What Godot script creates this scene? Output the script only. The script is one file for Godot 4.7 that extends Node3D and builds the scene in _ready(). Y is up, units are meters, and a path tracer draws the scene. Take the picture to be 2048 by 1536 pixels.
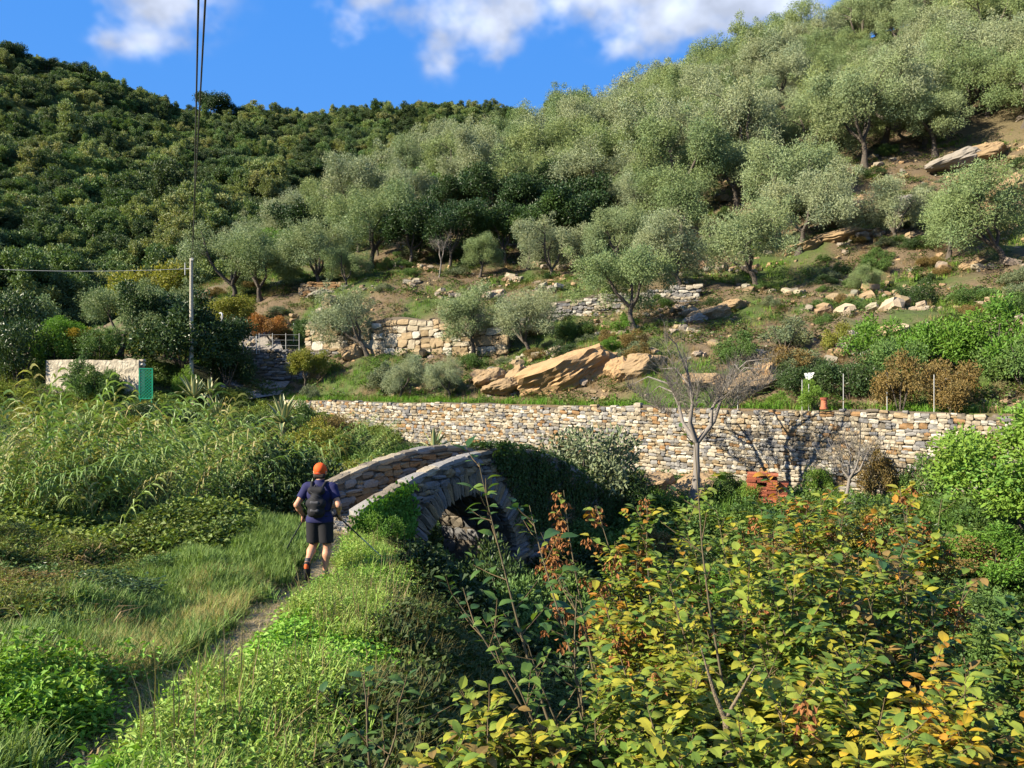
extends Node3D
# A hiker walks a grassy bank towards an old stone footbridge; terraced olive groves climb behind a dry-stone wall.

const FPX := 1574.0        # focal length in pixels of the 2048 x 1536 photograph
const EYE := Vector3(0.0, 3.0, 0.0)
const SUN := Vector3(-0.80, 0.50, 0.33)
const WA := Vector2(13.9, -24.5)      # long wall: a point on it, its direction, and the way behind it
const WU := Vector2(-0.797, -0.604)
const WV := Vector2(0.604, -0.797)
const BS := Vector2(-3.0, -15.5)      # bridge: start of its right face, direction, outward normal of that face
const BD := Vector2(0.571, -0.821)
const BN := Vector2(0.821, 0.571)

var rng := RandomNumberGenerator.new()
var noise := FastNoiseLite.new()
var fine := FastNoiseLite.new()
var names := {}
var mats := {}

func rf(a: float, b: float) -> float: return rng.randf_range(a, b)
func pick(a: Array): return a[rng.randi() % a.size()]
func at(px: float, py: float, d: float) -> Vector3:
	return Vector3((px - 1024.0) / FPX * d, EYE.y - (py - 768.0) / FPX * d, -d)
func rdir() -> Vector3:
	var z := rng.randf_range(-1.0, 1.0)
	var a := rng.randf() * TAU
	var r := sqrt(1.0 - z * z)
	return Vector3(r * cos(a), z, r * sin(a))

# ---------------------------------------------------------------- scene tree helpers
func numbered(called: String) -> String:
	if not names.has(called):
		names[called] = 0
		return called
	names[called] += 1
	return "%s_%03d" % [called, names[called]]
func meta(o: Node3D, label: String, category: String, group := "", kind := "") -> Node3D:
	if label != "": o.set_meta("label", label)
	if category != "": o.set_meta("category", category)
	if group != "": o.set_meta("group", group)
	if kind != "": o.set_meta("kind", kind)
	return o
func thing(called: String, label: String, category: String, where := Vector3.ZERO, turn := 0.0, group := "") -> Node3D:
	var o := Node3D.new()
	o.name = numbered(called)
	add_child(o)
	o.position = where
	o.rotation.y = turn
	meta(o, label, category, group)
	return o
func part(called: String, m: Mesh, mat: Material, parent: Node3D) -> MeshInstance3D:
	var o := MeshInstance3D.new()
	o.name = called
	o.mesh = m
	o.material_override = mat
	parent.add_child(o, true)
	return o
func single(called: String, m: Mesh, mat: Material, label: String, category: String, group := "", kind := "") -> MeshInstance3D:
	var o := MeshInstance3D.new()
	o.name = numbered(called)
	o.mesh = m
	o.material_override = mat
	add_child(o)
	meta(o, label, category, group, kind)
	return o
func structure(called: String, m: Mesh, mat: Material) -> MeshInstance3D:
	return single(called, m, mat, "", "", "", "structure")
func many(called: String, m: Mesh, mat: Material, xf: Array, cols: Array, parent: Node3D = null, label := "", category := "") -> MultiMeshInstance3D:
	var mm := MultiMesh.new()
	mm.transform_format = MultiMesh.TRANSFORM_3D
	mm.use_colors = true
	mm.mesh = m
	mm.instance_count = xf.size()
	for i in xf.size():
		mm.set_instance_transform(i, xf[i])
		mm.set_instance_color(i, cols[i])
	var o := MultiMeshInstance3D.new()
	o.name = called if parent else numbered(called)
	o.multimesh = mm
	o.material_override = mat
	(parent if parent else self).add_child(o, true)
	meta(o, label, category, "", "stuff")
	return o

# ---------------------------------------------------------------- materials
func noise_tex(freq: float, size := 512, normal := false, strength := 4.0, kind := FastNoiseLite.TYPE_SIMPLEX_SMOOTH, oct := 5) -> NoiseTexture2D:
	var n := FastNoiseLite.new()
	n.seed = int(freq * 1000.0) + size + oct
	n.noise_type = kind
	n.frequency = freq
	n.fractal_octaves = oct
	var t := NoiseTexture2D.new()
	t.width = size
	t.height = size
	t.seamless = true
	t.noise = n
	if normal:
		t.as_normal_map = true
		t.bump_strength = strength
	return t
func ramp_tex(freq: float, stops: Array, size := 512, oct := 5) -> NoiseTexture2D:
	var t := noise_tex(freq, size, false, 1.0, FastNoiseLite.TYPE_SIMPLEX_SMOOTH, oct)
	var g := Gradient.new()
	var off := PackedFloat32Array()
	var col := PackedColorArray()
	for s in stops:
		off.append(s[0])
		col.append(Color(s[1], s[2], s[3]).linear_to_srgb())
	g.offsets = off
	g.colors = col
	t.color_ramp = g
	return t
func lin(r: float, g: float, b: float) -> Color: return Color(r, g, b).linear_to_srgb()
func mat(key: String, c: Color, rough := 0.85, back := Color.BLACK, vc := true) -> StandardMaterial3D:
	if mats.has(key): return mats[key]
	var m := StandardMaterial3D.new()
	m.resource_name = key
	m.albedo_color = c.linear_to_srgb()
	m.roughness = rough
	m.metallic_specular = 0.35
	m.vertex_color_use_as_albedo = vc
	m.cull_mode = BaseMaterial3D.CULL_DISABLED
	if back != Color.BLACK:
		m.backlight_enabled = true
		m.backlight = back.linear_to_srgb()
	mats[key] = m
	return m
func leafmat(key: String, c: Color, back := 0.55, rough := 0.55) -> StandardMaterial3D:
	# leaves let yellowish light through
	return mat(key, c, rough, Color(back * 0.95, back, back * 0.45))
func stonemat(key: String, c: Color, tex := true) -> StandardMaterial3D:
	if mats.has(key): return mats[key]
	var m := mat(key, c, 0.92)
	if tex:
		if not mats.has("stone_tex"):
			mats["stone_tex"] = ramp_tex(0.035, [[0.0, 0.62, 0.60, 0.58], [0.4, 0.85, 0.84, 0.82], [0.6, 1.0, 1.0, 1.0], [1.0, 0.80, 0.74, 0.66]], 512, 6)
			mats["stone_bump"] = noise_tex(0.03, 512, true, 7.0, FastNoiseLite.TYPE_SIMPLEX_SMOOTH, 6)
		m.albedo_texture = mats["stone_tex"]
		m.normal_enabled = true
		m.normal_texture = mats["stone_bump"]
		m.normal_scale = 0.9
		m.uv1_triplanar = true
		m.uv1_world_triplanar = true
		m.uv1_scale = Vector3(0.9, 0.9, 0.9)
	return m

# ---------------------------------------------------------------- mesh builder
class Geo:
	var v := PackedVector3Array()
	var n := PackedVector3Array()
	var c := PackedColorArray()
	var uv := PackedVector2Array()
	var ix := PackedInt32Array()
	var smooth := false
	func leaf(p: Vector3, d: Vector3, s: Vector3, up: Vector3, l: float, w: float, col: Color) -> void:
		# a folded leaf: base, two margins, tip
		var b := v.size()
		var m := p + d * (l * 0.45) + up * (l * 0.05)
		v.append(p); v.append(m + s * w * 0.5 + up * w * 0.14); v.append(m - s * w * 0.5 + up * w * 0.14); v.append(p + d * l - up * l * 0.08)
		for i in 4: c.append(col)
		ix.append(b); ix.append(b + 1); ix.append(b + 3)
		ix.append(b); ix.append(b + 3); ix.append(b + 2)
	func tri(a: Vector3, b: Vector3, d: Vector3, col: Color) -> void:
		var k := v.size()
		v.append(a); v.append(b); v.append(d)
		for i in 3: c.append(col)
		ix.append(k); ix.append(k + 1); ix.append(k + 2)
	func quad(a: Vector3, b: Vector3, d: Vector3, e: Vector3, col: Color) -> void:
		var k := v.size()
		v.append(a); v.append(b); v.append(d); v.append(e)
		for i in 4: c.append(col)
		ix.append(k); ix.append(k + 1); ix.append(k + 2)
		ix.append(k); ix.append(k + 2); ix.append(k + 3)
	func box(o: Vector3, sx: Vector3, sy: Vector3, sz: Vector3, col: Color) -> void:
		# centre and three half axes
		var p := []
		for i in 8:
			p.append(o + sx * (1.0 if i & 1 else -1.0) + sy * (1.0 if i & 2 else -1.0) + sz * (1.0 if i & 4 else -1.0))
		for f in [[0, 2, 3, 1], [4, 5, 7, 6], [0, 1, 5, 4], [2, 6, 7, 3], [0, 4, 6, 2], [1, 3, 7, 5]]:
			quad(p[f[0]], p[f[1]], p[f[2]], p[f[3]], col)
	func tube(pts: Array, radii: Array, sides: int, col: Color, cap := true) -> void:
		smooth = true
		var first := v.size()
		while n.size() < first: n.append(Vector3.UP)
		var side := Vector3.RIGHT
		for i in pts.size():
			var t: Vector3 = (pts[mini(i + 1, pts.size() - 1)] - pts[maxi(i - 1, 0)])
			t = t.normalized() if t.length() > 1e-6 else Vector3.UP
			side = (side - t * side.dot(t))
			if side.length() < 1e-3: side = t.cross(Vector3.FORWARD)
			side = side.normalized()
			var o := t.cross(side)
			for k in sides:
				var a := TAU * k / sides
				var nn := side * cos(a) + o * sin(a)
				v.append(pts[i] + nn * float(radii[i]))
				n.append(nn)
				c.append(col)
		for i in pts.size() - 1:
			for k in sides:
				var a := first + i * sides + k
				var b := first + i * sides + (k + 1) % sides
				ix.append(a); ix.append(b + sides); ix.append(b)
				ix.append(a); ix.append(a + sides); ix.append(b + sides)
		if cap:
			for e in [0, pts.size() - 1]:
				var k := v.size()
				v.append(pts[e]); n.append(Vector3.UP); c.append(col)
				for j in sides:
					ix.append(k); ix.append(first + e * sides + j); ix.append(first + e * sides + (j + 1) % sides)
	func mesh() -> ArrayMesh:
		var a := []
		a.resize(Mesh.ARRAY_MAX)
		a[Mesh.ARRAY_VERTEX] = v
		a[Mesh.ARRAY_COLOR] = c
		a[Mesh.ARRAY_INDEX] = ix
		if smooth and n.size() == v.size(): a[Mesh.ARRAY_NORMAL] = n
		if uv.size() == v.size(): a[Mesh.ARRAY_TEX_UV] = uv
		var m := ArrayMesh.new()
		if v.size() > 0: m.add_surface_from_arrays(Mesh.PRIMITIVE_TRIANGLES, a)
		return m
	func with_normals() -> void:
		n = PackedVector3Array()
		n.resize(v.size())
		for i in range(0, ix.size(), 3):
			var f := (v[ix[i + 2]] - v[ix[i]]).cross(v[ix[i + 1]] - v[ix[i]])
			n[ix[i]] += f; n[ix[i + 1]] += f; n[ix[i + 2]] += f
		for i in n.size(): n[i] = n[i].normalized() if n[i].length_squared() > 0.0 else Vector3.UP
		smooth = true

# ---------------------------------------------------------------- terrain: thin plate splines through surveyed points
class Spline:
	var xs := PackedFloat64Array()
	var zs := PackedFloat64Array()
	var ws := PackedFloat64Array()
	var a0 := 0.0
	var a1 := 0.0
	var a2 := 0.0
	func fit(pts: Array, stiff := 0.0) -> void:
		var n := pts.size()
		var m := n + 3
		var rows: Array[PackedFloat64Array] = []
		for i in m:
			var r := PackedFloat64Array()
			r.resize(m + 1)
			rows.append(r)
		for i in n:
			xs.append(pts[i].x)
			zs.append(pts[i].z)
			for j in n:
				var q: float = (pts[i].x - pts[j].x) ** 2 + (pts[i].z - pts[j].z) ** 2
				rows[i][j] = q * log(q) if q > 1e-9 else stiff
			rows[i][n] = 1.0; rows[i][n + 1] = pts[i].x; rows[i][n + 2] = pts[i].z
			rows[n][i] = 1.0; rows[n + 1][i] = pts[i].x; rows[n + 2][i] = pts[i].z
			rows[i][m] = pts[i].y
		for k in m:
			var best := k
			for i in range(k + 1, m):
				if absf(rows[i][k]) > absf(rows[best][k]): best = i
			var t := rows[k]; rows[k] = rows[best]; rows[best] = t
			var top := rows[k]
			var inv := 1.0 / top[k]
			for i in range(k + 1, m):
				var f := rows[i][k] * inv
				if f == 0.0: continue
				var r := rows[i]
				for j in range(k, m + 1): r[j] -= f * top[j]
				rows[i] = r
		var sol := PackedFloat64Array()
		sol.resize(m)
		for k in range(m - 1, -1, -1):
			var s := rows[k][m]
			for j in range(k + 1, m): s -= rows[k][j] * sol[j]
			sol[k] = s / rows[k][k]
		ws = sol.slice(0, n)
		a0 = sol[n]; a1 = sol[n + 1]; a2 = sol[n + 2]
	func y(x: float, z: float) -> float:
		var s := a0 + a1 * x + a2 * z
		for i in ws.size():
			var dx := x - xs[i]
			var dz := z - zs[i]
			var q := dx * dx + dz * dz
			if q > 1e-9: s += ws[i] * q * log(q)
		return s

var near_s := Spline.new()
var hill_s := Spline.new()
var far_s := Spline.new()

func wall_point(t: float, v := 0.0) -> Vector2: return WA + Vector2(-23.1, -17.5) * t + WV * v
func uv_of(x: float, z: float) -> Vector2:
	var r := Vector2(x, z) - WA
	return Vector2(r.dot(WU), r.dot(WV))
func xz_of(u: float, v: float) -> Vector2: return WA + WU * u + WV * v

# ---------------------------------------------------------------- camera, sky, sun
func view_and_light() -> void:
	var cam := Camera3D.new()
	cam.name = "camera"
	cam.fov = 52.0
	cam.near = 0.1
	cam.far = 1500.0
	add_child(cam)
	cam.position = EYE
	cam.current = true
	var env := Environment.new()
	env.background_mode = Environment.BG_SKY
	env.tonemap_mode = Environment.TONE_MAPPER_LINEAR
	env.tonemap_exposure = 2.85
	env.background_energy_multiplier = 0.355
	env.sdfgi_enabled = true
	env.ssao_enabled = true
	env.ssil_enabled = true
	var sky := Sky.new()
	var pano := PanoramaSkyMaterial.new()
	pano.panorama = sky_picture()
	sky.sky_material = pano
	env.sky = sky
	var we := WorldEnvironment.new()
	we.name = "surroundings"
	we.environment = env
	add_child(we)
	var sun := DirectionalLight3D.new()
	sun.name = "sun"
	sun.light_energy = 1.6
	sun.light_color = Color(1.0, 0.955, 0.87)
	sun.light_angular_distance = 0.5
	sun.shadow_enabled = true
	add_child(sun)
	sun.look_at_from_position(SUN * 100.0, Vector3.ZERO, Vector3.UP)

func sky_picture() -> ImageTexture:
	var w := 3072
	var h := 1536
	var data := PackedFloat32Array()
	data.resize(w * h * 3)
	var n := FastNoiseLite.new()
	n.seed = 41
	n.noise_type = FastNoiseLite.TYPE_SIMPLEX_SMOOTH
	n.frequency = 1.0
	n.fractal_octaves = 6
	n.fractal_gain = 0.52
	# banks of cloud: azimuth and elevation in degrees, half widths, weight
	var banks := []
	for b in [[320, 20, 80, 55, 1.0], [260, 85, 75, 22, 0.6], [205, 40, 25, 60, 0.45], [735, -5, 55, 45, 0.75], [690, 60, 50, 45, 0.5], [960, 10, 110, 50, 1.05], [885, 95, 40, 50, 0.9], [985, 100, 40, 32, 0.85], [1330, -45, 170, 50, 0.9], [1330, 45, 100, 38, 0.85], [1255, 95, 55, 28, 0.6], [1150, 10, 90, 35, 0.6], [1500, 20, 130, 65, 1.0], [1500, -70, 200, 50, 0.7], [960, -70, 110, 40, 0.6], [200, -150, 240, 70, 0.8], [700, -260, 300, 80, 0.8]]:
		var p := Vector3(b[0] - 1024.0, 768.0 - b[1], -FPX)
		banks.append([atan2(p.x, FPX), atan2(p.y, Vector2(p.x, FPX).length()), b[2] / FPX, b[3] / FPX, b[4]])
	# the same weather carries on round the rest of the sky
	var r := RandomNumberGenerator.new()
	r.seed = 7
	for i in 46:
		var az := r.randf_range(0.75, TAU - 0.75)
		banks.append([wrapf(az, -PI, PI), r.randf_range(0.12, 1.2), r.randf_range(0.12, 0.3), r.randf_range(0.05, 0.12), r.randf_range(0.6, 1.0)])
	for yy in h:
		var el := PI * (0.5 - (yy + 0.5) / h)
		var up := sin(el)
		var hz := pow(clampf(1.0 - up, 0.0, 1.0), 2.6)
		var blue := Vector3(0.05, 0.285, 0.90).lerp(Vector3(0.20, 0.49, 1.0), hz)
		if el < 0.0: blue = Vector3(0.16, 0.17, 0.14)
		var near_banks := []
		for b in banks:
			if absf(el - b[1]) < b[3] * 2.6: near_banks.append(b)
		var k := yy * w * 3
		for xx in w:
			var c := blue
			if el > 0.02 and near_banks.size() > 0:
				var az := wrapf(TAU * (xx + 0.5) / w, -PI, PI)
				var f := 0.0
				for b in near_banks:
					var da: float = absf(wrapf(az - b[0], -PI, PI)) * cos(b[1]) / b[2]
					if da < 2.6:
						var de: float = (el - b[1]) / b[3]
						f += b[4] * exp(-da * da - de * de)
				if f > 0.03:
					var d := Vector3(sin(az) * cos(el), up * 1.4, -cos(az) * cos(el))
					var q := n.get_noise_3dv(d * 7.0) * 0.9 + n.get_noise_3dv(d * 26.0 + Vector3(9, 3, 1)) * 0.34
					var a := smoothstep(0.04, 1.15, f + q * 1.1) * smoothstep(0.03, 0.4, f)
					var lit := clampf(0.90 + 0.55 * (n.get_noise_3dv(d * 12.0 + SUN * 0.2) - 0.1), 0.66, 1.2)
					c = blue.lerp(Vector3(0.86, 0.95, 1.16) * lit, a * 0.94)
			data[k] = c.x; data[k + 1] = c.y; data[k + 2] = c.z
			k += 3
	return ImageTexture.create_from_image(Image.create_from_data(w, h, false, Image.FORMAT_RGBF, data.to_byte_array()))

# ---------------------------------------------------------------- ground
func near_y(x: float, z: float) -> float: return near_s.y(x, z)
func near_top(x: float, z: float) -> float:
	# the bank with its bumps; smooth where people walk
	var k := clampf((absf(x - path_x(z)) - 0.35) / 1.4, 0.0, 1.0)
	return near_s.y(x, z) + (fine.get_noise_2d(x, z) * 0.13 + noise.get_noise_2d(x * 3.0, z * 3.0) * (0.55 if x < path_x(z) else 0.25)) * k
func hill_y(x: float, z: float) -> float:
	var y := hill_s.y(x, z)
	var uv := uv_of(x, z)
	# the terrace behind the long wall is level with its top
	# and beyond the wall's end the slope runs out into the bank below
	var k := smoothstep(32.0, 40.0, uv.x)
	var reach := lerpf(2.6, 9.0, k)
	if uv.y > reach: return y
	return lerpf(lerpf(2.09, near_s.y(x, z) if k > 0.0 else 0.0, k), y, smoothstep(lerpf(0.9, 0.0, k), reach, uv.y))
func path_x(z: float) -> float:
	# centre line of the trodden path, from the camera's bank to the bridge
	var p := [[4.0, -1.6], [0.0, -2.1], [-4.9, -2.35], [-6.8, -2.55], [-8.5, -2.72], [-10.7, -2.95], [-12.0, -2.95], [-14.0, -3.15], [-16.0, -3.75], [-18.0, -4.0]]
	for i in p.size() - 1:
		if z <= p[i][0] and z >= p[i + 1][0]: return lerpf(p[i][1], p[i + 1][1], (p[i][0] - z) / (p[i][0] - p[i + 1][0]))
	return p[0][1] if z > 4.0 else p[p.size() - 1][1]
func ground_y(x: float, z: float) -> float:
	# what one stands on: the banks before the wall, the hillside behind it
	return hill_y(x, z) if uv_of(x, z).y > 0.4 else near_top(x, z)
func hit(px: float, py: float, from := 20.0, upto := 160.0) -> Vector3:
	# where the hillside is met along a direction from the path
	var d := from
	while d < upto:
		var p := at(px, py, d)
		if uv_of(p.x, p.z).y > 0.4 and hill_y(p.x, p.z) >= p.y: return Vector3(p.x, hill_y(p.x, p.z), p.z)
		d += 0.5
	return at(px, py, upto)

func survey() -> void:
	var g := [Vector3(0, 1.4, 0), Vector3(0, 1.45, 5), Vector3(-4, 1.35, 0), Vector3(-10, 1.1, 0), Vector3(5, 0.6, 1), Vector3(12, -0.5, 3), Vector3(-20, 1.0, 3),
		Vector3(-2.41, 0.78, -4.9), Vector3(-2.57, 0.53, -6.8), Vector3(-2.72, 0.34, -8.5), Vector3(-2.95, 0.06, -10.7), Vector3(-2.93, 0.0, -12), Vector3(-3.15, 0.0, -14), Vector3(-3.9, 0.03, -16),
		Vector3(-3.6, 0.78, -5.5), Vector3(-5.9, 0.5, -9), Vector3(-9.1, 0.4, -14), Vector3(-6.9, 0.15, -15), Vector3(-6, -0.2, -17.5), Vector3(-5.6, -0.9, -19.5), Vector3(-9, -1.1, -22), Vector3(-14, -0.7, -20), Vector3(-22, 0.2, -18), Vector3(-17, -0.9, -28), Vector3(-26, 0.5, -30), Vector3(-10, -1.3, -28),
		Vector3(-18, 1.3, -38), Vector3(-11, 0.5, -36), Vector3(-18, 2.2, -44), Vector3(-31, 2.0, -41), Vector3(-42, 4.2, -54), Vector3(-26.5, 4.1, -45.2), Vector3(-21.2, 4.1, -44.6), Vector3(-24, 4.6, -49), Vector3(-33, 4.5, -50), Vector3(-24.8, 1.7, -41.6), Vector3(-19.6, 1.8, -40.8), Vector3(-4, 0, -38),
		Vector3(13.9, -0.75, -24.5), Vector3(9.3, -0.84, -28), Vector3(2.35, -0.8, -33.2), Vector3(20.8, -0.8, -19.2), Vector3(6.5, -0.95, -26.5), Vector3(11.5, -1.05, -22.5), Vector3(3.9, -0.95, -27), Vector3(-2, -0.6, -31),
		Vector3(12.9, -1.1, -21), Vector3(11.0, -2.6, -18.3), Vector3(9, -3.9, -14), Vector3(15, -4.2, -12), Vector3(18, -2.8, -16), Vector3(6.8, -2.2, -22),
		Vector3(-1, -2.7, -18.4), Vector3(1.5, -3.0, -16.5), Vector3(4, -3.3, -14.8), Vector3(9, -4.1, -11.5), Vector3(20, -4.6, -9), Vector3(-3.5, -2.3, -20.5), Vector3(-7, -1.9, -24),
		Vector3(-1.6, -0.1, -13), Vector3(-1.2, 0.22, -9), Vector3(-1.15, 0.6, -6), Vector3(0.5, -1.3, -9), Vector3(0.4, -0.6, -6.3), Vector3(1.0, 0.2, -4), Vector3(0.1, -1.5, -12.5), Vector3(0.2, -2.3, -15), Vector3(3, -2.1, -8), Vector3(3, -0.8, -4), Vector3(6, -2.2, -6), Vector3(6, -3.2, -9.5), Vector3(-2.4, -0.5, -16.0), Vector3(1.2, -1.9, -20.5), Vector3(3.0, -1.5, -23.5)]
	near_s.fit(g, 0.4)
	var e := []
	for t in [-0.5, -0.25, 0.0, 0.3, 0.6, 0.9, 1.1, 1.3]:
		for v in [0.4, 1.7]:
			var q := wall_point(t, v)
			e.append(Vector3(q.x, 2.1 + v * 0.05, q.y))
	for p in [[1030, 800, 37], [1150, 800, 35.2], [1000, 740, 39.5], [1180, 735, 36.5], [1300, 740, 34.5], [930, 770, 41], [700, 760, 45.5], [600, 740, 48], [500, 770, 47], [420, 800, 44], [300, 800, 42], [100, 800, 42], [-250, 790, 44],
			[640, 720, 52], [560, 700, 54], [760, 690, 50], [1000, 685, 46], [760, 645, 51.5], [1000, 645, 47.5], [700, 580, 57], [900, 560, 57], [600, 612, 58], [560, 642, 56], [1100, 660, 46], [1370, 603, 45], [1100, 600, 47.6], [1370, 577, 46.5],
			[1200, 680, 42], [1270, 665, 40], [1300, 690, 38], [1400, 660, 40], [1250, 740, 37], [1100, 562, 54], [1250, 545, 52], [1420, 560, 48.5], [1510, 577, 45.5], [1600, 510, 51], [1500, 500, 54], [1730, 590, 42], [1750, 480, 50], [1750, 430, 54], [1900, 520, 45], [2000, 540, 41],
			[1900, 600, 38], [1900, 330, 60], [2040, 300, 58], [2000, 430, 49], [1600, 640, 38], [1600, 740, 32.5], [1900, 720, 30], [1800, 760, 29.5], [2040, 640, 31],
			[1900, 180, 72], [2040, 130, 74], [2040, 20, 88], [1700, 90, 100], [1700, 215, 80], [1500, 310, 70], [1500, 190, 95], [1400, 200, 100], [1250, 275, 100], [1250, 410, 68], [1100, 340, 95], [1100, 455, 68], [1100, 305, 105], [950, 370, 92], [950, 475, 68], [830, 415, 85], [830, 515, 66], [700, 465, 82], [700, 545, 64], [560, 535, 76], [450, 560, 72], [350, 610, 65], [250, 695, 52], [300, 645, 60], [150, 690, 54], [0, 700, 70], [-250, 710, 60]]:
		e.append(at(p[0], p[1], p[2]))
	for p in [[2100, 60.0, 130], [1650, 46, 145], [1250, 31, 145], [1000, 19, 140], [700, 11, 125], [450, 7, 112], [200, 6, 100], [-200, 5, 95], [2300, 20, 50], [2500, 40, 75]]:
		e.append(Vector3((p[0] - 1024.0) / FPX * p[2], p[1], -p[2]))
	hill_s.fit(e, 0.6)
	var f := []
	for p in [[0, 330, 170], [100, 620, 92], [0, 560, 108], [200, 560, 112], [200, 430, 150], [350, 455, 142], [400, 490, 125], [550, 430, 170], [700, 405, 190], [820, 330, 225], [0, 128, 255], [-250, 70, 255], [180, 172, 268], [330, 240, 288], [450, 244, 310], [700, 240, 320], [850, 238, 330], [1000, 242, 335], [1090, 262, 340], [1250, 275, 350], [100, 255, 205], [300, 325, 212], [500, 330, 228], [700, 300, 258], [-150, 500, 110], [-300, 250, 180], [300, 560, 118]]:
		f.append(at(p[0], p[1], p[2]))
	for p in [[1000, 30, 200], [1300, 45, 200], [1800, 60, 220], [700, 8, 130], [400, 0, 95], [0, 0, 75], [1000, 14, 150], [0, 95, 420], [700, 100, 430], [1400, 95, 430], [2100, 80, 400], [-200, 0, 60], [1500, 30, 150]]:
		f.append(Vector3((p[0] - 1024.0) / FPX * p[2], p[1], -p[2]))
	far_s.fit(f, 0.0)

func terrain(called: String, xs: Array, zs: Array, fx: Callable, tint: Callable, m: Material) -> MeshInstance3D:
	var g := Geo.new()
	for j in zs.size():
		for i in xs.size():
			var p: Vector3 = fx.call(xs[i], zs[j])
			g.v.append(p)
			g.c.append(tint.call(p))
	var w := xs.size()
	for j in zs.size() - 1:
		for i in w - 1:
			var a := j * w + i
			g.ix.append(a); g.ix.append(a + 1); g.ix.append(a + w + 1)
			g.ix.append(a); g.ix.append(a + w + 1); g.ix.append(a + w)
	g.with_normals()
	return structure(called, g.mesh(), m)
func steps(a: float, b: float, n: int, power := 1.0) -> Array:
	var r := []
	for i in n + 1: r.append(a + (b - a) * pow(float(i) / n, power))
	return r

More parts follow.
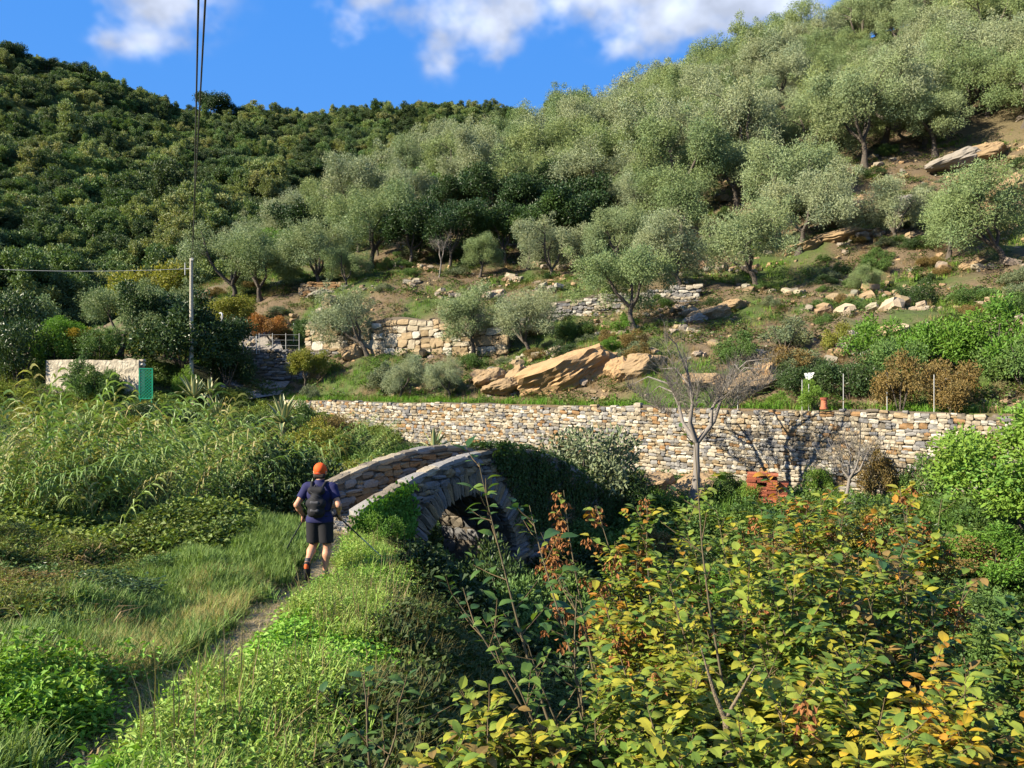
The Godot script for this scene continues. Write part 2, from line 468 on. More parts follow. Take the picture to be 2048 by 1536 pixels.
func ground() -> void:
	noise.seed = 3
	noise.frequency = 0.09
	noise.fractal_octaves = 4
	fine.seed = 8
	fine.frequency = 0.6
	fine.fractal_octaves = 3
	survey()
	var soil := mat("soil", Color(1, 1, 1), 0.95)
	soil.albedo_texture = ramp_tex(0.02, [[0.0, 0.45, 0.42, 0.4], [0.5, 0.9, 0.9, 0.9], [1.0, 1.15, 1.1, 1.0]], 512, 6)
	soil.uv1_triplanar = true
	soil.uv1_world_triplanar = true
	soil.uv1_scale = Vector3(0.5, 0.5, 0.5)
	soil.normal_enabled = true
	soil.normal_texture = noise_tex(0.04, 512, true, 8.0, FastNoiseLite.TYPE_SIMPLEX_SMOOTH, 6)
	var near_point := func(x, z):
		return Vector3(x, near_top(x, z), z)
	var near_tint := func(p):
		var n := noise.get_noise_2d(p.x * 4.0, p.z * 4.0)
		return Color(0.055, 0.048, 0.028).lerp(Color(0.04, 0.058, 0.016), clampf(0.5 + n * 1.4, 0.0, 1.0))
	terrain("ground", steps(-46, 34, 160), steps(7, -52, 130), near_point, near_tint, soil)
	var hill_point := func(u, v):
		var q := xz_of(u, v)
		var k: float = clampf((v - 1.8) / 2.0, 0.0, 1.0)
		if v < 0.3: return Vector3(q.x, near_y(q.x, q.y) - 3.0, q.y)
		return Vector3(q.x, hill_y(q.x, q.y) + (noise.get_noise_2d(q.x * 2.0, q.y * 2.0) * 0.5 + fine.get_noise_2d(q.x, q.y) * 0.22) * k, q.y)
	var hill_tint := func(p):
		var n := noise.get_noise_2d(p.x * 1.3, p.z * 1.3) + fine.get_noise_2d(p.x, p.z) * 0.35
		return Color(0.135, 0.10, 0.06).lerp(Color(0.06, 0.09, 0.022), smoothstep(-0.1, 0.25, n) * clampf((22.0 - p.y) / 9.0, 0.15, 1.0))
	terrain("hillside", steps(-24, 112, 190), [0.27] + steps(0.31, 125, 120, 1.5), hill_point, hill_tint, soil)
	var far_point := func(x, z): return Vector3(x, far_s.y(x, z) + noise.get_noise_2d(x * 0.3, z * 0.3) * 5.0, z)
	var far_tint := func(_p): return Color(0.06, 0.08, 0.025)
	terrain("hills", steps(-300, 230, 90), steps(-62, -440, 80), far_point, far_tint, soil)
	# the trodden path
	var g := Geo.new()
	for i in 120:
		var z := lerpf(1.5, -16.6, i / 119.0)
		var x := path_x(z) + fine.get_noise_1d(z * 1.5) * 0.12
		for k in 5:
			var s := (k / 4.0 - 0.5) * clampf((-z - 4.5) / 3.0, 0.4, 1.0) * (0.66 + 0.35 * fine.get_noise_1d(z * 3.0 + 40.0))
			g.v.append(Vector3(x + s, near_y(x + s, z) + 0.022 - absf(s) * 0.05, z))
			var n := fine.get_noise_2d(x * 3.0 + s * 9.0, z * 4.0)
			g.c.append(Color(0.25, 0.205, 0.135).lerp(Color(0.16, 0.13, 0.075), clampf(0.5 + n, 0, 1)))
	for i in 119:
		for k in 4:
			var a := i * 5 + k
			g.ix.append(a); g.ix.append(a + 1); g.ix.append(a + 6)
			g.ix.append(a); g.ix.append(a + 6); g.ix.append(a + 5)
	g.with_normals()
	structure("path", g.mesh(), soil)
	# the car track that climbs past the pole
	var h := Geo.new()
	var line := [at(440, 792, 45), at(500, 778, 47), at(530, 745, 51), at(500, 715, 56), at(440, 700, 60)]
	for i in line.size():
		var p: Vector3 = line[i]
		for k in 5:
			var q := p + Vector3(1, 0, -0.25).normalized() * (k - 2) * 0.85
			h.v.append(Vector3(q.x, hill_y(q.x, q.z) + 0.16, q.z))
			h.c.append(Color(0.24, 0.22, 0.20))
	for i in line.size() - 1:
		for k in 4:
			var a := i * 5 + k
			h.ix.append(a); h.ix.append(a + 1); h.ix.append(a + 6)
			h.ix.append(a); h.ix.append(a + 6); h.ix.append(a + 5)
	h.with_normals()
	structure("road", h.mesh(), soil)
	# the stream in the ravine
	var s := Geo.new()
	var bed := [Vector2(-12, -29), Vector2(-7, -24), Vector2(-3.5, -20.5), Vector2(-1, -18.4), Vector2(1.5, -16.5), Vector2(4, -14.8), Vector2(9, -11.5), Vector2(20, -9), Vector2(30, -8)]
	for i in bed.size():
		var q: Vector2 = bed[i]
		var t: Vector2 = (bed[mini(i + 1, bed.size() - 1)] - bed[maxi(i - 1, 0)]).normalized().orthogonal()
		for k in [-1.0, 1.0]:
			var r: Vector2 = q + t * k * 0.7
			s.v.append(Vector3(r.x, near_y(q.x, q.y) + 0.06, r.y))
			s.c.append(Color(0.03, 0.035, 0.025))
	for i in bed.size() - 1:
		var a := i * 2
		s.ix.append(a); s.ix.append(a + 1); s.ix.append(a + 3)
		s.ix.append(a); s.ix.append(a + 3); s.ix.append(a + 2)
	s.with_normals()
	structure("water", s.mesh(), mat("water", Color(1, 1, 1), 0.08))

# ---------------------------------------------------------------- stone
var stones: Array = []
var stone_mats: Array = []
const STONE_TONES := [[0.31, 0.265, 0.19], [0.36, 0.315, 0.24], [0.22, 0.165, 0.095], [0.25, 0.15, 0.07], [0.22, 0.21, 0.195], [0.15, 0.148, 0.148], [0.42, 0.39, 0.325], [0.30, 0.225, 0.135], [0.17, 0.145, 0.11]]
func make_stones() -> void:
	for k in 8:
		var g := Geo.new()
		var r := RandomNumberGenerator.new()
		r.seed = 50 + k
		var n := 2
		var seen := {}
		for f in 6:
			for i in n + 1:
				for j in n + 1:
					var a := Vector3(-1.0 + 2.0 * i / n, -1.0 + 2.0 * j / n, 1.0)
					var p: Vector3 = [a, Vector3(a.z, a.y, -a.x), Vector3(-a.x, a.y, -a.z), Vector3(-a.z, a.y, a.x), Vector3(a.x, a.z, -a.y), Vector3(a.x, -a.z, a.y)][f]
					var key := Vector3i((p * 2.0).round())
					if not seen.has(key):
						var corner := absf(p.x) + absf(p.y) + absf(p.z)
						var q := p * (1.0 - 0.11 * maxf(0.0, corner - 1.0))
						seen[key] = (q + Vector3(r.randf_range(-1, 1), r.randf_range(-1, 1), r.randf_range(-1, 1)) * 0.2) * 0.53
					g.v.append(seen[key])
					g.c.append(Color.WHITE)
			var b := f * (n + 1) * (n + 1)
			for i in n:
				for j in n:
					var c := b + i * (n + 1) + j
					g.ix.append(c); g.ix.append(c + n + 2); g.ix.append(c + n + 1)
					g.ix.append(c); g.ix.append(c + 1); g.ix.append(c + n + 2)
		stones.append(g.mesh())
	for k in STONE_TONES.size():
		var t: Array = STONE_TONES[k]
		stone_mats.append(stonemat("stone_%d" % k, Color(t[0], t[1], t[2])))
	stonemat("stone_any", Color(1, 1, 1))
	stonemat("mortar", Color(0.12, 0.10, 0.075))
	stonemat("rock", Color(1, 1, 1))

func facing(u: Vector3, y: Vector3, w: Vector3, o: Vector3) -> Transform3D: return Transform3D(Basis(u, y, w), o)

# lays rubble courses on a face. base(s) and top(s) give heights, pt(s, y) a point on the face, along/out its directions; keep(s, y) may refuse a stone
func lay(owner: Node3D, length: float, base: Callable, top: Callable, pt: Callable, along: Vector3, out: Vector3, hh: float, ww: float, keep: Callable, tones: Array, limit := 300, near_first := true, called := "stone") -> void:
	var list := []
	var lo := 1e9
	var hi := -1e9
	for i in 41:
		lo = minf(lo, base.call(length * i / 40.0))
		hi = maxf(hi, top.call(length * i / 40.0))
	var y := lo
	while y < hi:
		var ch := hh * rf(0.7, 1.35)
		var s := rf(-0.4, 0.0) * ww
		while s < length:
			var w := ww * (rf(0.45, 1.15) + 0.9 * pow(rng.randf(), 3.0))
			var sc := s + w * 0.5
			var wob := 0.1 * hh * sin(sc * 1.7 + y * 3.0) + rf(-0.2, 0.2) * hh
			var rows := 2 if rng.randf() < 0.3 and ch > hh * 0.9 else 1
			for k in rows:
				var h := ch / rows
				var yc := y + h * (k + 0.5) + wob
				if sc > 0.0 and sc < length and yc - h * 0.35 > base.call(sc) and yc + h * 0.4 < top.call(sc) and keep.call(sc, yc):
					list.append([sc, yc, w, h])
			s += w
		y += ch
	var xf := []
	for e in list:
		var p: Vector3 = pt.call(e[0], e[1])
		var depth := rf(0.22, 0.34)
		var t := Transform3D(Basis(along * (e[2] * 0.985), Vector3.UP * (e[3] * 0.99), out * depth), p + out * (rf(-0.035, 0.035) - depth * 0.35))
		t.basis = t.basis.rotated(out, rf(-0.12, 0.12))
		xf.append([t, e[2] * e[3] / maxf(1.0, (p - EYE).length_squared()), p])
	xf.sort_custom(func(a, b): return a[1] > b[1])
	var rest := [[], [], []]
	var cols := [[], [], []]
	for i in xf.size():
		var tone: int = pick(tones)
		if i < limit:
			var o := part(called, stones[rng.randi() % 8], stone_mats[tone], owner)
			o.transform = xf[i][0]
		else:
			rest[i % 3].append(xf[i][0])
			var c: Array = STONE_TONES[tone]
			var k := rf(0.8, 1.15)
			cols[i % 3].append(Color(c[0] * k, c[1] * k, c[2] * k))
	for j in 3:
		if rest[j].size() > 0: many("small_stones", stones[j * 2], mats["stone_any"], rest[j], cols[j], owner)

func slab(pts: Array, down: Array, out: Vector3, thick: float) -> ArrayMesh:
	# a wall core between an upper and a lower line, thick along -out
	var g := Geo.new()
	for i in pts.size() - 1:
		var a: Vector3 = pts[i]
		var b: Vector3 = pts[i + 1]
		var c: Vector3 = down[i + 1]
		var d: Vector3 = down[i]
		var o := out * thick
		g.quad(a, b, c, d, Color.WHITE)
		g.quad(a - o, b - o, b, a, Color.WHITE)
		g.quad(b - o, a - o, d - o, c - o, Color.WHITE)
		if i == 0: g.quad(a - o, a, d, d - o, Color.WHITE)
		if i == pts.size() - 2: g.quad(b, b - o, c - o, c, Color.WHITE)
	return g.mesh()

func wall(called: String, label: String, a: Vector3, b: Vector3, base: Callable, top: Callable, hh: float, ww: float, tones: Array, limit := 300, thick := 0.5, plastered := 0.0) -> Node3D:
	var w := thing(called, label, "stone wall", Vector3(a.x, 0, a.z))
	var run := Vector3(b.x - a.x, 0, b.z - a.z)
	var length := run.length()
	var along := run / length
	var out := Vector3.UP.cross(along)
	if out.dot(-Vector3(a.x, 0, a.z)) < 0.0: out = -out
	var up := []
	var dn := []
	for i in 33:
		var s := length * i / 32.0
		up.append(along * s - out * 0.07 + Vector3.UP * (top.call(s) - 0.06))
		dn.append(along * s - out * 0.07 + Vector3.UP * (base.call(s) - 0.6))
	var core := part("wall_core", slab(up, dn, out, thick), mats["mortar"], w)
	if plastered > 0.0:
		core.material_override = stained()
		core.position = out * 0.17
	lay(w, length, func(s): return base.call(s) - 0.1, top, func(s, y): return along * s + Vector3.UP * y, along, out, hh, ww, func(s, _y): return s > length * plastered, tones, limit)
	return w

func stained() -> StandardMaterial3D:
	var m := mat("cream_plaster", Color(1, 1, 1), 0.95)
	m.albedo_texture = ramp_tex(0.012, [[0.0, 0.19, 0.165, 0.12], [0.38, 0.33, 0.285, 0.21], [0.55, 0.42, 0.365, 0.27], [1.0, 0.46, 0.41, 0.32]], 512, 7)
	m.uv1_triplanar = true
	m.uv1_world_triplanar = true
	m.uv1_scale = Vector3(0.35, 0.25, 0.35)
	m.normal_enabled = true
	m.normal_texture = mats["stone_bump"]
	return m
func boulder(seed_: int, sharp := 0.3, flat := 0.0) -> ArrayMesh:
	var g := Geo.new()
	var r := RandomNumberGenerator.new()
	r.seed = seed_
	var n := FastNoiseLite.new()
	n.seed = seed_
	n.frequency = 0.9
	n.fractal_octaves = 4
	var cuts := []
	for i in 9:
		var d := Vector3(r.randf_range(-1, 1), r.randf_range(-1, 1), r.randf_range(-1, 1)).normalized()
		cuts.append([d, r.randf_range(0.55, 0.85)])
	var rings := 26
	var seg := 40
	for i in rings + 1:
		for j in seg:
			var t := PI * i / rings
			var a := TAU * j / seg
			var d := Vector3(sin(t) * cos(a), cos(t), sin(t) * sin(a))
			var q := 1.0
			for c in cuts:
				var k: float = d.dot(c[0])
				if k > 0.05: q = minf(q, c[1] / k)
			var strata := d.y * q * 5.0 + d.x * 1.2 + n.get_noise_3dv(d * 2.0) * 2.0
			q *= 1.0 + n.get_noise_3dv(d * 1.3) * sharp * 0.6 + n.get_noise_3dv(d * 8.0) * sharp * 0.22 - 0.06 * pow(absf(sin(strata * PI)), 6.0)
			g.v.append(d * q)
			g.c.append(Color.WHITE)
	for i in rings:
		for j in seg:
			var a := i * seg + j
			var b := i * seg + (j + 1) % seg
			g.ix.append(a); g.ix.append(b); g.ix.append(b + seg)
			g.ix.append(a); g.ix.append(b + seg); g.ix.append(a + seg)
	return g.mesh()

func walls() -> void:
	var a := wall_point(-0.3)
	var b := wall_point(1.16)
	var A := Vector3(a.x, 0, a.y)
	var B := Vector3(b.x, 0, b.y)
	var tt := func(s): return A.lerp(B, s / A.distance_to(B))
	wall("dry_stone_wall", "long pale rubble retaining wall standing behind the footbridge and the brick stack", A, B,
		func(s): return near_y(tt.call(s).x, tt.call(s).z) - 0.1,
		func(s): return 2.12 + 0.06 * sin(s * 0.7) + 0.03 * sin(s * 2.3) + 0.05 * fine.get_noise_1d(s * 2.0), 0.145, 0.215, [0, 0, 1, 1, 2, 4, 4, 4, 5, 6, 7, 8, 0, 1, 6, 3])
	# two higher terraces
	var c0 := at(615, 690, 51.2)
	var c1 := at(1010, 690, 44.4)
	wall("terrace_wall", "terrace wall of big ochre boulders below the leaning olives, left of centre", c0, c1,
		func(s): return lerpf(5.0, 5.0, s / c0.distance_to(c1)) - 0.3,
		func(s): return lerpf(7.1, 6.9, s / c0.distance_to(c1)) + 0.15 * sin(s * 1.1), 0.42, 0.62, [1, 0, 7, 7, 0, 2, 6], 200)
	var d0 := at(1015, 668, 46.9)
	var d1 := at(1400, 590, 44.8)
	wall("terrace_wall", "higher grey and cream dry-stone terrace wall behind the dark-trunked olive", d0, d1,
		func(s): return lerpf(6.0, 7.7, s / d0.distance_to(d1)) - 0.5,
		func(s): return lerpf(7.7, 8.75, s / d0.distance_to(d1)) + 0.06 * sin(s * 1.4), 0.21, 0.36, [0, 1, 4, 4, 8, 6, 5], 300)
	var e0 := at(480, 760, 51.5)
	var e1 := at(700, 745, 49.8)
	wall("terrace_wall", "dark low dry-stone wall beside the track, under the iron gate", e0, e1,
		func(_s): return 3.4,
		func(s): return 5.25 + 0.05 * sin(s), 0.22, 0.45, [4, 5, 8, 4, 2], 160)
	var f0 := at(95, 790, 43)
	var f1 := at(280, 790, 42.0)
	wall("cream_wall", "pale cream retaining wall under the yellow and green bushes at left", f0, f1,
		func(_s): return 1.9,
		func(s): return 4.35 + 0.03 * sin(s), 0.3, 0.6, [6, 1, 0], 60, 0.5, 0.72)
	var g0 := at(600, 570, 59.0)
	var g1 := at(960, 545, 58.0)
	wall("terrace_wall", "overgrown topmost terrace wall under the dark evergreen trees", g0, g1,
		func(s): return 8.6,
		func(s): return 10.6 + 0.1 * sin(s * 0.8), 0.25, 0.45, [2, 8, 7, 3], 150)

func deck_y(s: float) -> float:
	# the humped deck of the bridge
	return -0.35 + 1.05 * exp(-pow((s - 4.6) / 3.3, 2.0)) - 0.05 * maxf(0.0, s - 6.0)
func para_y(s: float) -> float:
	if s < 0.0: return 0.44 + s * 0.35
	return 1.38 - 0.92 * pow(absf(s - 4.7) / 4.7, 1.9) if s < 4.7 else 1.38 - 0.055 * pow(s - 4.7, 2.0)
func on_bridge(s: float, y: float, o := 0.0) -> Vector3: return Vector3(BS.x + BD.x * s + BN.x * o, y, BS.y + BD.y * s + BN.y * o)

func bridge() -> void:
	var b := thing("stone_footbridge", "old humpback stone footbridge with one round arch, ahead of the hiker", "bridge")
	var along := Vector3(BD.x, 0, BD.y)
	var out := Vector3(BN.x, 0, BN.y)
	var cs := 3.5
	var cy := -1.5
	var ri := 1.9
	var ro := 2.4
	var wide := 2.3
	# body: a slab with the arch cut out, in strips along s
	var g := Geo.new()
	var n := 120
	var low := func(s):
		var q: float = ri * ri - (s - cs) * (s - cs)
		return cy + sqrt(q) if q > 0.0 else -3.6
	for i in n:
		var s0 := lerpf(-1.2, 11.5, float(i) / n)
		var s1 := lerpf(-1.2, 11.5, float(i + 1) / n)
		for o in [-0.06, -wide]:
			g.quad(on_bridge(s0, deck_y(s0), o), on_bridge(s1, deck_y(s1), o), on_bridge(s1, low.call(s1), o), on_bridge(s0, low.call(s0), o), Color.WHITE)
		g.quad(on_bridge(s0, deck_y(s0), -0.06), on_bridge(s0, deck_y(s0), -wide), on_bridge(s1, deck_y(s1), -wide), on_bridge(s1, deck_y(s1), -0.06), Color.WHITE)
		g.quad(on_bridge(s0, low.call(s0), -0.06), on_bridge(s1, low.call(s1), -0.06), on_bridge(s1, low.call(s1), -wide), on_bridge(s0, low.call(s0), -wide), Color.WHITE)
	part("masonry_core", g.mesh(), mats["mortar"], b)
	for side in 2:
		var off := -0.06 if side == 0 else -wide + 0.38
		var k0 := 0.0 if side == 0 else 1.0
		var k1 := 11.0 if side == 0 else 8.0
		var up := []
		var dn := []
		for i in 41:
			var s := lerpf(k0, k1, i / 40.0)
			up.append(on_bridge(s, para_y(s) - 0.1, off))
			dn.append(on_bridge(s, deck_y(s) - 0.1, off))
		var pr := part("parapet", slab(up, dn, out, 0.25), mats["mortar"], b)
		# coping stones
		var s := k0
		while s < k1 - 0.2:
			var w := rf(0.36, 0.62)
			var sc := s + w * 0.5
			var slope := (para_y(sc + 0.1) - para_y(sc - 0.1)) / 0.2
			var t := (along + Vector3.UP * slope).normalized()
			var o := part("coping_stone", stones[rng.randi() % 8], stone_mats[pick([0, 4, 4, 8]) if side == 0 else pick([8, 4, 0])], pr)
			o.transform = Transform3D(Basis(t * w * 1.1, out.cross(t).normalized() * -0.15, out * 0.34), on_bridge(sc, para_y(sc) - 0.06, off - 0.125))
			s += w
	# right spandrel face, then the inside of the left parapet
	lay(b, 11.0, func(_s): return -3.0, func(s): return para_y(s) - 0.12, func(s, y): return on_bridge(s, y, 0.0), along, out, 0.15, 0.27,
		func(s, y): return Vector2(s - cs, y - cy).length() > ro + 0.02 and not (absf(s - cs) < ri and y < cy), [8, 8, 5, 2, 8, 5, 2], 300)
	lay(b, 7.0, func(s): return deck_y(s + 1.0) + 0.02, func(s): return para_y(s + 1.0) - 0.12, func(s, y): return on_bridge(s + 1.0, y, -wide + 0.42), along, out, 0.15, 0.34,
		func(_s, _y): return true, [8, 4, 5, 2, 3], 200, true, "parapet_stone")
	# arch ring
	for i in 47:
		var a := PI * (i + 0.5) / 47.0
		var c := Vector2(cos(a), sin(a))
		var o := part("voussoir", stones[rng.randi() % 8], stone_mats[pick([8, 5, 2, 8])], b)
		var rad := along * c.x + Vector3.UP * c.y
		var tan := along * -c.y + Vector3.UP * c.x
		o.transform = Transform3D(Basis(rad * (ro - ri) * rf(0.98, 1.1), tan * (PI * (ri + 0.25) / 47.0) * 0.97, out * 0.3), on_bridge(cs + c.x * (ri + 0.26), cy + c.y * (ri + 0.26), -0.08 + rf(-0.015, 0.02)))
	# soffit stones under the vault
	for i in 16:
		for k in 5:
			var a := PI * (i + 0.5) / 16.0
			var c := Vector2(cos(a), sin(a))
			var o := part("vault_stone", stones[rng.randi() % 8], stone_mats[pick([5, 5, 8])], b)  # darkest stone tones, painting in the deep shade inside the arch
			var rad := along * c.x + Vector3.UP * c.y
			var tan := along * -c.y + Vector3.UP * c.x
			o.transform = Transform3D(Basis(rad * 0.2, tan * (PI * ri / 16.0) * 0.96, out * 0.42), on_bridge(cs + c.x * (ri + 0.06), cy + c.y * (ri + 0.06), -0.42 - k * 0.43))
	# cobbled deck
	for i in 44:
		for k in 5:
			var s := -1.0 + i * 0.21
			var o := part("paving_stone", stones[rng.randi() % 8], stone_mats[pick([6, 0, 8, 1])], b)
			o.transform = Transform3D(Basis(along * 0.22, Vector3.UP * 0.1, out * 0.3), on_bridge(s + rf(-0.03, 0.03), deck_y(s) + 0.01, -0.62 - k * 0.29 + rf(-0.03, 0.03)))

# ---------------------------------------------------------------- trees
# a branching skeleton; returns the ends that carry foliage and writes the wood into g
func limbs(g: Geo, r: RandomNumberGenerator, base: Vector3, lean: Vector3, height: float, spread: float, girth: float, forks: int, bole := 0.3) -> Array:
	var ends := []
	var top := base + Vector3.UP * height * bole + lean * height * bole
	var pts := []
	var rad := []
	for i in 6:
		var t := i / 5.0
		pts.append(base.lerp(top, t) + Vector3(sin(t * 5.0 + height), 0, cos(t * 4.0 + height * 2.0)) * girth * 0.5 * t)
		rad.append(girth * (1.0 - 0.35 * t) * (1.0 + 0.5 * pow(1.0 - t, 4.0)))
	pts.insert(0, base - Vector3.UP * 0.5)
	rad.insert(0, girth * 1.7)
	g.tube(pts, rad, 9, Color.WHITE, false)
	var start: Vector3 = pts[6]
	var a0 := r.randf() * TAU
	for f in forks:
		var a := a0 + TAU * (f + r.randf_range(-0.25, 0.25)) / forks
		var tilt := r.randf_range(0.35, 1.0)
		var reach := Vector3(cos(a) * spread * tilt * 0.62, height * (1.0 - bole) * r.randf_range(0.45, 0.75), sin(a) * spread * tilt * 0.62) + lean * height * 0.3
		var tip := start + reach
		var mid := start.lerp(tip, 0.5) + Vector3(r.randf_range(-1, 1), r.randf_range(-0.4, 0.6), r.randf_range(-1, 1)) * 0.12 * spread
		g.tube([start - Vector3.UP * girth * 0.4, start.lerp(mid, 0.5) + Vector3(cos(a), 0, sin(a)) * 0.06 * spread, mid, tip], [girth * 0.62, girth * 0.5, girth * 0.38, girth * 0.16], 6, Color.WHITE, false)
		ends.append(tip)
		for k in 3:
			var b := a + r.randf_range(-1.3, 1.3)
			var from := mid.lerp(tip, r.randf_range(0.0, 0.8))
			var e := from + Vector3(cos(b) * spread * r.randf_range(0.25, 0.55), height * r.randf_range(-0.06, 0.24), sin(b) * spread * r.randf_range(0.25, 0.55))
			g.tube([from, from.lerp(e, 0.5) + Vector3.UP * 0.05 * height, e], [girth * 0.25, girth * 0.16, girth * 0.06], 5, Color.WHITE, false)
			ends.append(e)
	return ends

# fills clumps with leaves. each clump: centre, radius. tone: how far leaves and clumps vary
func foliage(r: RandomNumberGenerator, clumps: Array, count: int, l: float, w: float, droop := 0.0, tone := 0.25, warm := 0.06, flat := 0.85, shell := 0.45) -> ArrayMesh:
	var g := Geo.new()
	var total := 0.0
	for c in clumps: total += c[1] * c[1]
	for c in clumps:
		var num := int(count * c[1] * c[1] / total)
		var ct := 1.0 + r.randf_range(-tone, tone) * 0.6
		var cw := r.randf_range(-warm, warm)
		var ce: Vector3 = c[0]
		for i in num:
			var z := r.randf_range(-1.0, 1.0)
			var a := r.randf() * TAU
			var q := sqrt(1.0 - z * z)
			var d := Vector3(q * cos(a), z, q * sin(a))
			var rr: float = c[1] * (shell + (1.0 - shell) * r.randf()) * (1.0 + 0.18 * sin(a * 3.0 + c[1] * 9.0) * q)
			var p := ce + Vector3(d.x, d.y * flat, d.z) * rr
			var z2 := r.randf_range(-1.0, 1.0)
			var a2 := r.randf() * TAU
			var q2 := sqrt(1.0 - z2 * z2)
			var dir := (d * 0.75 + Vector3(q2 * cos(a2), z2 + 0.35 - droop, q2 * sin(a2))).normalized()
			var s := dir.cross(d + Vector3(r.randf_range(-1, 1), r.randf_range(-1, 1), r.randf_range(-1, 1)) * 0.9).normalized()
			var t := ct * (1.0 + r.randf_range(-tone, tone))
			var x := cw + r.randf_range(-warm, warm)
			var sz := r.randf_range(0.7, 1.25)
			g.leaf(p, dir, s, dir.cross(s), l * sz, w * sz, Color(t * (1.0 + x * 2.0), t * (1.0 + x * 0.3), t * (1.0 - x * 2.0)))
	return g.mesh()

var olives: Array = []    # [trunk mesh, crown mesh, height]
var woods: Array = []     # far woodland crowns
var bushes: Array = []    # leafy round shrubs
var broads: Array = []    # broadleaf trees
func grow_stock() -> void:
	for k in 9:
		var r := RandomNumberGenerator.new()
		r.seed = 100 + k
		var g := Geo.new()
		var h := 5.2
		var ends := limbs(g, r, Vector3.ZERO, Vector3(r.randf_range(-0.2, 0.2), 0, r.randf_range(-0.2, 0.2)), h, [3.0, 3.4, 2.7, 3.0, 3.6, 2.6, 2.9, 2.4, 3.3][k], 0.17, [3, 4, 3, 4, 3, 4, 5, 3, 4][k], [0.26, 0.2, 0.3, 0.22, 0.16, 0.26, 0.1, 0.36, 0.14][k])
		var cl := []
		for e in ends: cl.append([e, r.randf_range(0.6, 1.0)])
		for e in ends.size():
			if r.randf() < 0.55:
				var p: Vector3 = ends[e].lerp(ends[r.randi() % ends.size()], 0.45) + Vector3.UP * r.randf_range(-0.1, 0.5)
				cl.append([p, r.randf_range(0.55, 0.95)])
		for e in ends.size():
			# upright and hanging sprays break up the outline
			cl.append([ends[e] + Vector3(r.randf_range(-0.7, 0.7), r.randf_range(0.1, 0.9), r.randf_range(-0.7, 0.7)), r.randf_range(0.22, 0.42)])
			cl.append([ends[e] + Vector3(r.randf_range(-0.9, 0.9), r.randf_range(-0.9, 0.0), r.randf_range(-0.9, 0.9)), r.randf_range(0.22, 0.42)])
			# the skirt of the crown
			if r.randf() < 0.7: cl.append([Vector3(ends[e].x * 1.12, ends[e].y * r.randf_range(0.5, 0.8), ends[e].z * 1.12), r.randf_range(0.5, 0.9)])
		olives.append([g.mesh(), foliage(r, cl, 24000, 0.125, 0.042, 0.25, 0.22, 0.05, 0.9, 0.3), h])
	for k in 7:
		var r := RandomNumberGenerator.new()
		r.seed = 200 + k
		var cl := []
		# ragged crowns: tall leaders, side lobes, hanging skirts
		var tall: float = [2.2, 3.6, 1.4, 2.8, 4.4, 1.9, 3.0][k]
		for i in 22:
			var a := r.randf() * TAU
			var q: float = sqrt(r.randf()) * [3.0, 2.2, 3.5, 2.6, 1.9, 3.1, 2.7][k]
			cl.append([Vector3(cos(a) * q, 2.4 + (tall - q * 0.5) * r.randf_range(0.0, 1.1), sin(a) * q), r.randf_range(0.45, 1.15)])
		for i in 8: cl.append([Vector3(r.randf_range(-2.4, 2.4), r.randf_range(1.0, 2.4), r.randf_range(-2.4, 2.4)), r.randf_range(0.7, 1.3)])
		var g := Geo.new()
		g.tube([Vector3(0, -1.5, 0), Vector3(0.1, 1.4, 0), Vector3(0, 3.8, 0.1)], [0.2, 0.15, 0.08], 5, Color.WHITE, false)
		woods.append([g.mesh(), foliage(r, cl, 4200, 0.38, 0.22, 0.0, 0.38, 0.08, 0.8, 0.25), 6.0])
	for k in 6:
		var r := RandomNumberGenerator.new()
		r.seed = 300 + k
		var cl := []
		for i in 16:
			var a := r.randf() * TAU
			var q := sqrt(r.randf()) * 0.85
			cl.append([Vector3(cos(a) * q, 0.35 + r.randf() * (1.25 - q), sin(a) * q), r.randf_range(0.22, 0.42)])
		var g := Geo.new()
		for i in 6:
			var a := TAU * i / 6.0
			g.tube([Vector3(0, -0.2, 0), Vector3(cos(a) * 0.25, 0.4, sin(a) * 0.25), Vector3(cos(a) * 0.55, 0.95, sin(a) * 0.55)], [0.03, 0.022, 0.01], 4, Color.WHITE, false)
		bushes.append([g.mesh(), foliage(r, cl, 5200, 0.085, 0.042, 0.1, 0.3, 0.06, 0.9, 0.4), 1.6])
	for k in 4:
		var r := RandomNumberGenerator.new()
		r.seed = 400 + k
		var g := Geo.new()
		var ends := limbs(g, r, Vector3.ZERO, Vector3(r.randf_range(-0.1, 0.1), 0, 0), 5.0, 3.0, 0.13, 4, 0.26)
		var cl := []
		for e in ends: cl.append([e, r.randf_range(0.6, 1.0)])
		for i in 14: cl.append([ends[r.randi() % ends.size()].lerp(ends[r.randi() % ends.size()], r.randf()) + Vector3(0, r.randf_range(-0.8, 0.3), 0), r.randf_range(0.5, 0.9)])
		broads.append([g.mesh(), foliage(r, cl, 11000, 0.17, 0.1, 0.15, 0.3, 0.07, 0.9, 0.35), 5.0])

# one plant as a thing: wood and foliage as its parts
func plant(called: String, stock: Array, label: String, category: String, p: Vector3, size: float, leaf: Material, bark: Material, group := "", lean := 0.0, squash := 1.0) -> Node3D:
	var o := thing(called, label, category, p, rng.randf() * TAU, group)
	o.scale = Vector3(size, size * squash, size)
	if lean != 0.0: o.rotation.z = lean
	part("trunk", stock[0], bark, o)
	part("crown", stock[1], leaf, o)
	return o

